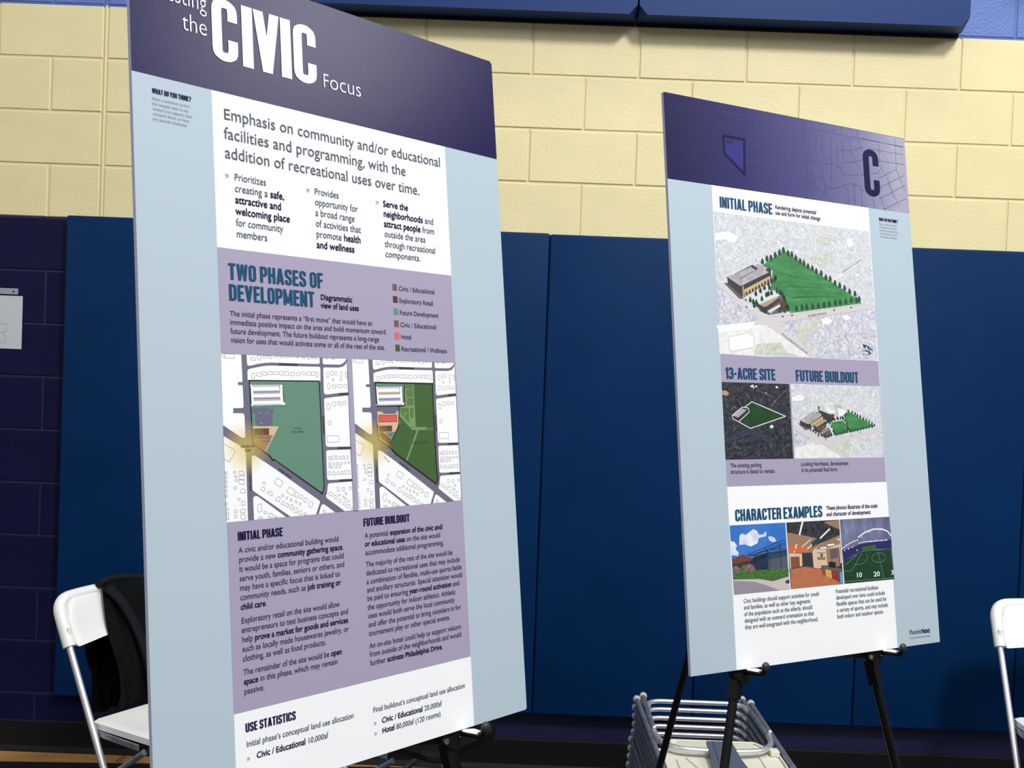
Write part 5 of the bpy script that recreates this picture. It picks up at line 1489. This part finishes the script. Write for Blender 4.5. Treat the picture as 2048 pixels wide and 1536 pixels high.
# ============================================================ EASELS
def tripod_easel(M, du, label):
    """Easel built in the frame of its board M; du shifts it along the board (mm)."""
    def L(u, v, y):
        return M @ Vector(((u + du - BW / 2) / 1000.0, y, (BH - v) / 1000.0))

    def to_floor(a, b):
        k = (0.006 - a.z) / (b.z - a.z)
        return a + (b - a) * k
    apex_f = L(278.6, 368, 0.022)
    feet = [to_floor(apex_f, L(113.0, 1032.6, 0.022)), to_floor(apex_f, L(446.7, 1047.0, 0.022))]
    apex_r = L(278.6, 372, 0.040)
    rf = L(388, 1949.6, 0.92)
    rf = to_floor(apex_r, rf)
    base = (feet[0] + feet[1] + rf) / 3
    base.z = 0
    t = thing('tripod_easel', label, 'easel', base)
    W = lambda p: p - base
    mk = MATS['easel_black']
    # head
    bm = bmesh.new()
    add_ball(bm, W(L(278.6, 366, 0.030)), 0.020, 1, 1, 1.3, 14)
    obj('head_joint', bm, mk, t, smooth=True)
    for a, b in ((apex_f, feet[0]), (apex_f, feet[1]), (apex_r, rf)):
        d = b - a
        cut = a + d * 0.5
        cut2 = a + d * 0.76
        bm = bmesh.new()
        add_tube(bm, [W(a), W(cut2)], 0.0078, 14)
        leg = obj('leg', bm, mk, t, smooth=True)
        bm = bmesh.new()
        add_tube(bm, [W(cut2 - d * 0.01), W(b)], 0.0062, 12)
        lo = obj('lower_section', bm, mk, leg, smooth=True)
        bm = bmesh.new()
        add_tube(bm, [W(cut2 - d * 0.012), W(cut2 + d * 0.012)], 0.0105, 14)
        obj('leg_clamp', bm, mk, leg, smooth=True)
        bm = bmesh.new()
        add_tube(bm, [W(b + (a - b).normalized() * 0.03), W(b)], 0.009, 12, rads=[0.0075, 0.0095])
        obj('rubber_foot', bm, MATS['black_rubber'], leg, smooth=True)
    # holders: clamp on the front leg, arm running forward under the board, peg turned up
    for i, (u, u2, v2) in enumerate(((117.0, 113.0, 1032.6), (437.5, 446.7, 1047.0))):
        d = (Vector((u2, v2)) - Vector((278.6, 368))).normalized()
        up_ = Vector((-d.x, -d.y))
        p = lambda s_, off=0.0: (u2 + d.x * (s_ - 0) + off, v2 + d.y * s_)
        bm = bmesh.new()
        a, b = p(-22), p(26)
        add_tube(bm, [W(L(a[0], a[1], 0.022)), W(L(b[0], b[1], 0.022))], 0.0135, 4, flat=(1.0, 0.95))
        br = obj('holder_clamp', bm, mk, t)
        # the plate that carries the arm
        bm = bmesh.new()
        c0 = L(u - 4, 1013.5, 0.022)
        pts = [(u - 18, 1009.5), (u + 22, 1009.5), (u + 20, 1022), (u + 12, 1032), (u - 2, 1030), (u - 18, 1020)]
        fr = [bm.verts.new(W(L(x, v, 0.006))) for x, v in pts]
        bk = [bm.verts.new(W(L(x, v, 0.022))) for x, v in pts]
        bm.faces.new(fr)
        bm.faces.new(list(reversed(bk)))
        for k in range(len(pts)):
            q = (k + 1) % len(pts)
            bm.faces.new((fr[q], fr[k], bk[k], bk[q]))
        bmesh.ops.recalc_face_normals(bm, faces=bm.faces[:])
        obj('holder_plate', bm, MATS['easel_dark'], t)
        x = u + (5 if i == 0 else 16)
        path = smooth_path([W(L(x, 1012.5, 0.012)), W(L(x, 1011.2, -0.012)), W(L(x, 1011.2, -0.038)), W(L(x, 999.5, -0.046))], 0.010, 6)
        arm = tube_obj('holder_arm', path, 0.0045, mk, t, 12)
        bm = bmesh.new()
        add_tube(bm, [W(L(x, 1007.4, -0.003)), W(L(x, 1006.4, -0.018)), W(L(x, 1007.0, -0.034))], 0.006, 10, rads=[0.0036, 0.0066, 0.0050], flat=(1.3, 0.45))
        obj('arm_highlight', bm, MATS['bright_white'], arm, smooth=True, label='white strip painted in for the shine on the arm')  # white strip puts the arm's highlight into the colour
        bm = bmesh.new()
        rot = M.to_3x3()
        add_ball(bm, W(L(x, 998.0, -0.047)), 0.0085, 0.95, 0.62, 1.0, 14, rot=rot)
        obj('peg_tip', bm, MATS['peg_rubber'], arm, smooth=True)
        if i == 1:
            for (su, sv, r) in ((u - 13, 1017.0, 0.0044), (u + 14, 1014.2, 0.0036)):
                bm = bmesh.new()
                a_, b_ = W(L(su, sv, 0.006)), W(L(su, sv, 0.0025))
                add_tube(bm, [a_, b_], r, 14)
                obj('screw', bm, MATS['screw_steel'], t, smooth=False)
    # brace behind the lower edge, and the collar that slides on the rear leg
    bm = bmesh.new()
    add_tube(bm, [W(L(438, 1020.0, 0.018)), W(L(322, 1002, 0.030))], 0.0085, 4, flat=(1.0, 0.5))
    obj('cross_brace', bm, MATS['easel_dark'], t)
    bm = bmesh.new()
    add_tube(bm, [W(L(122, 1014.0, 0.020)), W(L(250, 990, 0.030))], 0.0065, 4, flat=(1.0, 0.5))
    obj('cross_brace', bm, MATS['easel_dark'], t)
    return t


tripod_easel(M_near, 20.0, 'black tripod easel under the large near board, only its right holder in view')
tripod_easel(M_far, 0.0, 'black tripod easel holding the far board, its three legs in view')


# ============================================================ FOLDING CHAIRS, OPEN
SLOPE = 0.55


def yb(z):
    return 0.08 - (0.80 - z) * SLOPE


def backrest_panel():
    """Moulded panel, thick, dished for the sitter, rounded top corners and a swelling lower edge."""
    bm = bmesh.new()
    nx, nz = 28, 12
    z0, z1 = 0.664, 0.788
    hw = 0.200
    r = 0.060

    def pt(i, k, side):
        s_ = k / nz
        x = (i / nx * 2 - 1)
        z_top = z1
        xx = x * hw
        # top boundary with rounded corners
        dx = max(0.0, abs(xx) - (hw - r))
        zt = z1 - (r - math.sqrt(max(r * r - dx * dx, 0.0)))
        zb = z0 + 0.010 * math.cos(x * math.pi) * 0.5 - 0.004
        z = zb + (zt - zb) * s_
        y = yb(z) + 0.030 * (1 - x * x) - 0.012
        edge = min(1.0, min(s_, 1 - s_) / 0.14, (1 - abs(x)) / 0.05 + 0.0)
        th = 0.010 + 0.006 * math.sqrt(max(edge, 0))
        lip = -0.012 * max(0, 1 - s_ / 0.25) ** 2
        return Vector((xx, y + (-th if side == 0 else th * 0.4) + lip * (1 if side == 0 else 0.6), z))
    G = [[[bm.verts.new(pt(i, k, sd)) for k in range(nz + 1)] for i in range(nx + 1)] for sd in (0, 1)]
    for sd in (0, 1):
        for i in range(nx):
            for k in range(nz):
                f = (G[sd][i][k], G[sd][i + 1][k], G[sd][i + 1][k + 1], G[sd][i][k + 1])
                bm.faces.new(f if sd == 0 else tuple(reversed(f)))
    for i in range(nx):
        bm.faces.new((G[0][i + 1][0], G[0][i][0], G[1][i][0], G[1][i + 1][0]))
        bm.faces.new((G[0][i][nz], G[0][i + 1][nz], G[1][i + 1][nz], G[1][i][nz]))
    for k in range(nz):
        bm.faces.new((G[0][0][k], G[0][0][k + 1], G[1][0][k + 1], G[1][0][k]))
        bm.faces.new((G[0][nx][k + 1], G[0][nx][k], G[1][nx][k], G[1][nx][k + 1]))
    bmesh.ops.recalc_face_normals(bm, faces=bm.faces[:])
    return bm


def seat_shell():
    bm = bmesh.new()
    nx, ny = 20, 18
    hw = 0.192
    y0, y1 = -0.10, -0.475

    def pt(i, k, side):
        x = i / nx * 2 - 1
        s_ = k / ny
        y = y0 + (y1 - y0) * s_
        w = hw * (1 - 0.03 * s_)
        # rounded front corners
        r = 0.06
        dy = max(0.0, (-y) - (0.475 - r))
        w -= (r - math.sqrt(max(r * r - dy * dy, 0))) * 0.9
        z = 0.440 + 0.006 * s_ - 0.010 * (1 - x * x) * math.sin(math.pi * min(s_ * 1.1, 1))
        z -= 0.020 * max(0, (s_ - 0.86) / 0.14) ** 2
        e = max(0.0, (abs(x) - 0.93) / 0.07)
        z -= 0.006 * e * e
        if side:
            z -= 0.024 - 0.006 * e
        return Vector((x * w, y, z))
    G = [[[bm.verts.new(pt(i, k, sd)) for k in range(ny + 1)] for i in range(nx + 1)] for sd in (0, 1)]
    for sd in (0, 1):
        for i in range(nx):
            for k in range(ny):
                bm.faces.new((G[sd][i][k], G[sd][i + 1][k], G[sd][i + 1][k + 1], G[sd][i][k + 1]))
    for i in range(nx):
        bm.faces.new((G[0][i][0], G[0][i + 1][0], G[1][i + 1][0], G[1][i][0]))
        bm.faces.new((G[0][i][ny], G[0][i + 1][ny], G[1][i + 1][ny], G[1][i][ny]))
    for k in range(ny):
        bm.faces.new((G[0][0][k], G[0][0][k + 1], G[1][0][k + 1], G[1][0][k]))
        bm.faces.new((G[0][nx][k], G[0][nx][k + 1], G[1][nx][k + 1], G[1][nx][k]))
    bmesh.ops.recalc_face_normals(bm, faces=bm.faces[:])
    return bm


def folding_chair(label, loc, rotz, shell='chair_white'):
    t = thing('folding_chair', label, 'chair', loc, rotz, 'open folding chairs by the wall')
    X = 0.212
    # moulded sleeve that wraps the bent top tube
    path = smooth_path([(-X, yb(0.650), 0.650), (-X, yb(0.782), 0.782), (-X * 0.5, yb(0.786) + 0.018, 0.786), (0, yb(0.786) + 0.026, 0.786), (X * 0.5, yb(0.786) + 0.018, 0.786), (X, yb(0.782), 0.782), (X, yb(0.650), 0.650)],
                       [0, 0.075, 0.05, 0.05, 0.05, 0.075, 0], 9)
    bm = bmesh.new()
    add_tube(bm, path, 0.0175, 16, flat=(1.1, 1.15))
    sl = obj('backrest_sleeve', bm, MATS[shell], t, smooth=True)
    for sx in (-1, 1):
        bm = bmesh.new()
        z = 0.693
        add_box(bm, sx * X - 0.007, sx * X + 0.007, yb(z) - 0.0225, yb(z) - 0.016, z - 0.017, z + 0.017, 0.002)
        bmesh.ops.create_cone(bm, cap_ends=True, segments=10, radius1=0.003, radius2=0.003, depth=0.004,
                              matrix=Matrix.Translation((sx * X, yb(z) - 0.0235, z)) @ Matrix.Rotation(math.pi / 2, 4, 'X'))
        obj('rivet_plate', bm, MATS[shell], sl)
    obj('backrest', backrest_panel(), MATS[shell], t, smooth=True)
    obj('seat', seat_shell(), MATS[shell], t, smooth=True)
    for sx in (-1, 1):
        f = tube_obj('leg', [(sx * X, yb(0.66), 0.66), (sx * X, yb(0.012), 0.012)], 0.0105, MATS['chair_tube'], t, 14)
        bm = bmesh.new()
        add_tube(bm, [(sx * X, yb(0.03), 0.03), (sx * X, yb(0.0), 0.0)], 0.013, 12)
        obj('foot_cap', bm, MATS['cap_grey'], f, smooth=True)
        xr = sx * (X - 0.026)
        f = tube_obj('leg', smooth_path([(xr, -0.335, 0.395), (xr, -0.20, 0.30), (xr, 0.115, 0.012)], 0.05), 0.0095, MATS['chair_tube_grey'], t, 12)
        bm = bmesh.new()
        add_tube(bm, [(xr, 0.095, 0.03), (xr, 0.128, 0.0)], 0.0125, 12)
        obj('foot_cap', bm, MATS['cap_grey'], f, smooth=True)
        bm = bmesh.new()
        add_box(bm, sx * (X - 0.016) - 0.003, sx * (X - 0.016) + 0.003, -0.32, yb(0.415) + 0.03, 0.398, 0.416, 0.002)
        obj('side_rail', bm, MATS['chair_tube_grey'], t)
    tube_obj('stretcher', [(-X, yb(0.17), 0.17), (X, yb(0.17), 0.17)], 0.008, MATS['chair_tube'], t, 10)
    tube_obj('stretcher', [(-X + 0.026, 0.0, 0.118), (X - 0.026, 0.0, 0.118)], 0.008, MATS['chair_tube_grey'], t, 10)
    return t


def copy_tree(o, parent=None):
    c = o.copy()
    COL.objects.link(c)
    c.parent = parent
    for ch in o.children:
        copy_tree(ch, c)
    return c


chair_a = folding_chair('open white folding chair at the left with the black jacket on its back', (0.387, -0.664, 0), math.radians(57))
chair_b = folding_chair('open black folding chair hidden behind the near board, chrome legs showing below it', (1.112, -0.655, 0), math.radians(57), 'easel_dark')
chair_b['group'] = 'open folding chairs by the wall'
chair_c = copy_tree(chair_a)
chair_c.location = (3.5315, -0.4215, 0)
chair_c.rotation_euler = (0, 0, math.radians(-4))
chair_c['label'] = 'open white folding chair cut by the right edge of the photo'

# ---- jacket over the left chair's back
bm = bmesh.new()
Mj = chair_a.matrix_basis.copy()
Mj = Matrix.Translation(Vector((0.387, -0.664, 0))) @ Matrix.Rotation(math.radians(57), 4, 'Z')
rn = random.Random(21)
nu, nv = 46, 54
prof = [(-0.075, 0.452), (-0.070, 0.52), (-0.045, 0.60), (0.000, 0.68), (0.035, 0.76), (0.058, 0.805), (0.082, 0.816), (0.108, 0.800), (0.118, 0.75), (0.114, 0.67), (0.110, 0.56), (0.100, 0.46), (0.095, 0.375)]
pl = smooth_path([(0, y, z) for y, z in prof], 0.03, 4)
cum = [0]
for a, b in zip(pl[:-1], pl[1:]):
    cum.append(cum[-1] + (b - a).length)


def prof_at(s_):
    d = s_ * cum[-1]
    for i in range(len(pl) - 1):
        if cum[i + 1] >= d:
            k = (d - cum[i]) / max(cum[i + 1] - cum[i], 1e-6)
            return pl[i].lerp(pl[i + 1], k)
    return pl[-1]


phase = [rn.uniform(0, 6.28) for _ in range(6)]
rows = []
for j in range(nv + 1):
    s_ = j / nv
    p = prof_at(s_)
    row = []
    front = s_ < 0.46
    drop = abs(s_ - 0.47) * 2
    xl = -0.055 + 0.035 * math.sin(s_ * 7 + 1) * drop - (0.020 * max(0, s_ - 0.55) / 0.45 if s_ > 0.55 else 0) + (-0.070 * (0.46 - s_) / 0.46 if front else 0)
    xr = 0.245 + 0.02 * math.sin(s_ * 5)
    for i in range(nu + 1):
        u = i / nu
        x = xl + (xr - xl) * u
        a = 0.004 + 0.014 * drop
        w = a * (math.sin(x * 62 + phase[0] + s_ * 2.2) + 0.6 * math.sin(x * 118 + phase[1] - s_ * 4) + 0.35 * math.sin(x * 30 + s_ * 11 + phase[2]))
        sgn = -1 if front else 1
        lift = -0.006 * math.exp(-((x - 0.08) / 0.10) ** 2) * math.exp(-((s_ - 0.47) / 0.12) ** 2)
        row.append(bm.verts.new(Vector((x, p.y + sgn * abs(w) * 0.9 + (0.0 if front else 0.004), p.z + lift + 0.25 * w * (1 - drop)))))
    rows.append(row)
for j in range(nv):
    for i in range(nu):
        bm.faces.new((rows[j][i], rows[j][i + 1], rows[j + 1][i + 1], rows[j + 1][i]))
bmesh.ops.solidify(bm, geom=bm.faces[:], thickness=0.005)
jk = thing('jacket', 'black jacket draped over the back of the left white folding chair', 'jacket', (0.387, -0.664, 0), math.radians(57))
obj('jacket_body', bm, MATS['jacket_black'], jk, smooth=True)
# one sleeve hanging down on the seat side, and the rolled collar along the top
bm = bmesh.new()
add_tube(bm, smooth_path([(-0.048, 0.045, 0.800), (-0.020, 0.010, 0.76), (0.010, -0.035, 0.67), (0.025, -0.080, 0.56), (0.020, -0.105, 0.48)], 0.05, 6), 0.02, 14,
         rads=None, flat=(1.25, 0.65))
obj('sleeve', bm, MATS['jacket_black'], jk, smooth=True)
bm = bmesh.new()
add_tube(bm, smooth_path([(-0.066, 0.070, 0.810), (-0.03, 0.080, 0.816), (0.03, 0.088, 0.816), (0.13, 0.086, 0.800), (0.225, 0.078, 0.785)], 0.05, 5), 0.011, 12)
obj('collar', bm, MATS['jacket_black'], jk, smooth=True)

# ============================================================ PILE OF FOLDED CHAIRS
N_PILE, PITCH = 15, 0.0282
ZT = 0.423


def folded_chair(label, loc, top):
    t = thing('folded_chair', label, 'chair', loc, 0, 'folded chairs lying in a pile')
    for sx in (-1, 1):
        # outer tube (back upright) and inner tube (rear leg), running from the feet towards the viewer
        a = smooth_path([(sx * 0.197, -0.014, 0.0), (sx * 0.193, -0.50, 0.0), (sx * 0.194, -0.93, 0.0)], 0.1, 3)
        o1 = tube_obj('side_tube', a, 0.0088, MATS['chair_tube_grey'], t, 12)
        bm = bmesh.new()
        add_ball(bm, (sx * 0.197, -0.010, 0.0), 0.0138, 1, 1.15, 1, 12)
        obj('foot_cap', bm, MATS['cap_grey'], o1, smooth=True)
        b = smooth_path([(sx * 0.172, 0.012, 0.004), (sx * 0.177, -0.20, 0.003), (sx * 0.178, -0.36, 0.002)], 0.1, 3)
        o2 = tube_obj('rear_tube', b, 0.0085, MATS['chair_tube_grey'], t, 12)
        bm = bmesh.new()
        add_ball(bm, (sx * 0.172, 0.016, 0.004), 0.0138, 1, 1.15, 1, 12)
        obj('foot_cap', bm, MATS['cap_grey'], o2, smooth=True)
    tube_obj('crossbar', smooth_path([(-0.170, -0.105, 0.001), (-0.160, -0.052, 0.005), (-0.13, -0.035, 0.005), (0.13, -0.035, 0.005), (0.160, -0.052, 0.005), (0.170, -0.105, 0.001)], 0.03, 6), 0.0078, MATS['chair_tube'], t, 14)
    # seat seen from below: a thin shell with ribs
    bm = bmesh.new()
    out = [(-0.133, -0.392), (0.123, -0.392), (0.145, -0.425), (0.152, -0.47), (0.160, -0.49), (0.177, -0.50), (0.177, -0.80), (-0.177, -0.80), (-0.177, -0.50), (-0.160, -0.49), (-0.155, -0.465), (-0.150, -0.42)]
    lo = [bm.verts.new((x, y, -0.013)) for x, y in out]
    hi = [bm.verts.new((x, y, -0.006)) for x, y in out]
    bm.faces.new(lo)
    bm.faces.new(list(reversed(hi)))
    for k in range(len(out)):
        q = (k + 1) % len(out)
        bm.faces.new((lo[k], lo[q], hi[q], hi[k]))
    bmesh.ops.recalc_face_normals(bm, faces=bm.faces[:])
    seat = obj('seat', bm, MATS['chair_cream'], t)
    bm = bmesh.new()
    add_box(bm, -0.190, 0.190, -0.97, -0.82, -0.012, 0.010, 0.008, 2)
    obj('backrest', bm, MATS['chair_cream'], t, smooth=True)
    if top:
        # rim, ribs, bent rear frame, bracket and hinge block of the chair that lies on top
        bm = bmesh.new()
        for k in range(len(out)):
            q = (k + 1) % len(out)
            a, b = Vector((*out[k], -0.002)), Vector((*out[q], -0.002))
            add_tube(bm, [a, b], 0.0035, 6)
        obj('seat_rim', bm, MATS['chair_cream'], seat, smooth=True)
        for y in (-0.405, -0.418, -0.431, -0.444, -0.457):
            bm = bmesh.new()
            add_box(bm, -0.118, 0.116, y - 0.0018, y + 0.0018, -0.006, -0.001)
            obj('rib', bm, MATS['chair_cream'], seat)
        for (x0, y0, x1, y1) in ((-0.10, -0.40, -0.03, -0.49), (-0.065, -0.40, -0.045, -0.49), (0.075, -0.40, 0.035, -0.49), (-0.11, -0.53, -0.06, -0.70), (0.115, -0.50, 0.115, -0.80), (-0.14, -0.55, -0.14, -0.80)):
            bm = bmesh.new()
            add_tube(bm, [(x0, y0, -0.004), (x1, y1, -0.004)], 0.0026, 4)
            obj('rib', bm, MATS['chair_cream'], seat)
        tube_obj('bent_frame', smooth_path([(-0.184, -0.355, 0.010), (-0.180, -0.44, 0.012), (-0.138, -0.512, 0.014), (-0.03, -0.522, 0.014), (0.05, -0.520, 0.014), (0.125, -0.505, 0.014), (0.166, -0.44, 0.012), (0.178, -0.350, 0.010)], 0.06, 7), 0.0092, MATS['chair_tube'], t, 14)
        for sx, y in ((-1, -0.35), (1, -0.35)):
            bm = bmesh.new()
            add_ball(bm, (sx * 0.182, y, 0.022), 0.006, 1, 1, 0.7, 10)
            obj('rivet', bm, MATS['bright_white'], t, smooth=True)
        bm = bmesh.new()
        pr_ = [(-0.040, -0.470), (0.037, -0.468), (0.040, -0.60), (0.052, -0.76), (-0.060, -0.76), (-0.046, -0.60)]
        lo = [bm.verts.new((x, y, 0.017 if k in (0, 1) else 0.012)) for k, (x, y) in enumerate(pr_)]
        hi = [bm.verts.new((v.co.x, v.co.y, v.co.z + 0.010)) for v in lo]
        bm.faces.new(hi)
        bm.faces.new(list(reversed(lo)))
        for k in range(6):
            q = (k + 1) % 6
            bm.faces.new((lo[k], lo[q], hi[q], hi[k]))
        add_tube(bm, [(-0.022, -0.475, 0.0275), (-0.030, -0.62, 0.0225)], 0.0015, 4)
        bmesh.ops.recalc_face_normals(bm, faces=bm.faces[:])
        brk = obj('grey_bracket', bm, MATS['bracket_grey'], t)
        bm = bmesh.new()
        add_tube(bm, [(0.006, -0.53, 0.020), (0.006, -0.53, 0.0262)], 0.0035, 10)
        obj('screw', bm, MATS['easel_dark'], brk)
        bm = bmesh.new()
        add_box(bm, 0.150, 0.178, -0.497, -0.462, -0.006, 0.012, 0.004, 2)
        obj('hinge_block', bm, MATS['chair_cream'], t, smooth=True)
    return t


ordinals = ['second', 'third', 'fourth', 'fifth', 'sixth', 'seventh', 'eighth', 'ninth', 'tenth', 'eleventh', 'twelfth', 'thirteenth', 'fourteenth']
top_chair = folded_chair('topmost folded chair of the floor pile, cream underside and grey bracket up', (2.266, -0.412, ZT), True)
below = folded_chair('second folded chair from the top of the floor pile', (2.266, -0.412, ZT - PITCH), False)
rn = random.Random(4)
for k in range(2, N_PILE):
    c = copy_tree(below)
    dx = rn.uniform(-0.004, 0.003) - (0.014 if k >= 5 else 0.0)
    c.location = (2.266 + dx, -0.412 + rn.uniform(-0.006, 0.006), ZT - PITCH * k)
    c['label'] = ('lowest folded chair of the pile, lying on the floor' if k == N_PILE - 1 else '%s folded chair from the top of the floor pile' % ordinals[k - 1])
below.location.x -= 0.003

# ============================================================ PAPER ON THE LEFT WALL
pp = thing('paper_notice', 'white sheet with pencil drawing hung on the navy wall at left edge', 'paper', (-0.4275, -0.004, 1.549))
bm = bmesh.new()
add_box(bm, -0.1397, 0.1397, -0.0008, 0.0, 0.0, 0.207)
sheet = obj('sheet', bm, MATS['paper_white'], pp)
bm = bmesh.new()
add_box(bm, -0.1397, 0.1397, -0.0016, 0.0, 0.2035, 0.2075)
obj('sheet_border', bm, MATS['easel_dark'], pp)
bm = bmesh.new()
add_box(bm, -0.150, 0.122, -0.004, 0.0, 0.208, 0.231, 0.001, 1)
rail = obj('hanging_strip', bm, MATS['strip_grey'], pp)
for x in (0.105, 0.02, -0.07):
    bm = bmesh.new()
    add_ball(bm, (x, -0.004, 0.219), 0.0032, 1.3, 0.3, 1, 10)
    obj('strip_hole', bm, MATS['easel_dark'], rail, smooth=True)
bm = bmesh.new()
r_ = random.Random(8)
for (x0, z0, x1, z1) in ((0.02, 0.095, 0.082, 0.095), (0.082, 0.095, 0.080, 0.066), (0.080, 0.066, 0.070, 0.064), (0.070, 0.064, 0.072, 0.05), (0.072, 0.05, 0.078, 0.05), (0.078, 0.05, 0.076, 0.022), (0.076, 0.022, 0.05, 0.022), (0.05, 0.095, 0.052, 0.03), (0.02, 0.06, 0.07, 0.062), (0.03, 0.03, 0.06, 0.028), (0.055, 0.02, 0.06, 0.01), (0.05, 0.03, 0.055, 0.008)):
    add_tube(bm, [(x0, -0.001, z0), (x1, -0.001, z1)], 0.0006, 4)
for (x, z, rx, rz) in ((0.048, 0.02, 0.010, 0.012), (0.048, 0.036, 0.008, 0.006), (0.02, 0.03, 0.012, 0.014)):
    add_ball(bm, (x, -0.0009, z), 1.0, rx, 0.0004, rz, 10)
o = obj('pencil_drawing', bm, MATS['pencil_grey'], sheet)
o['kind'] = 'stuff'
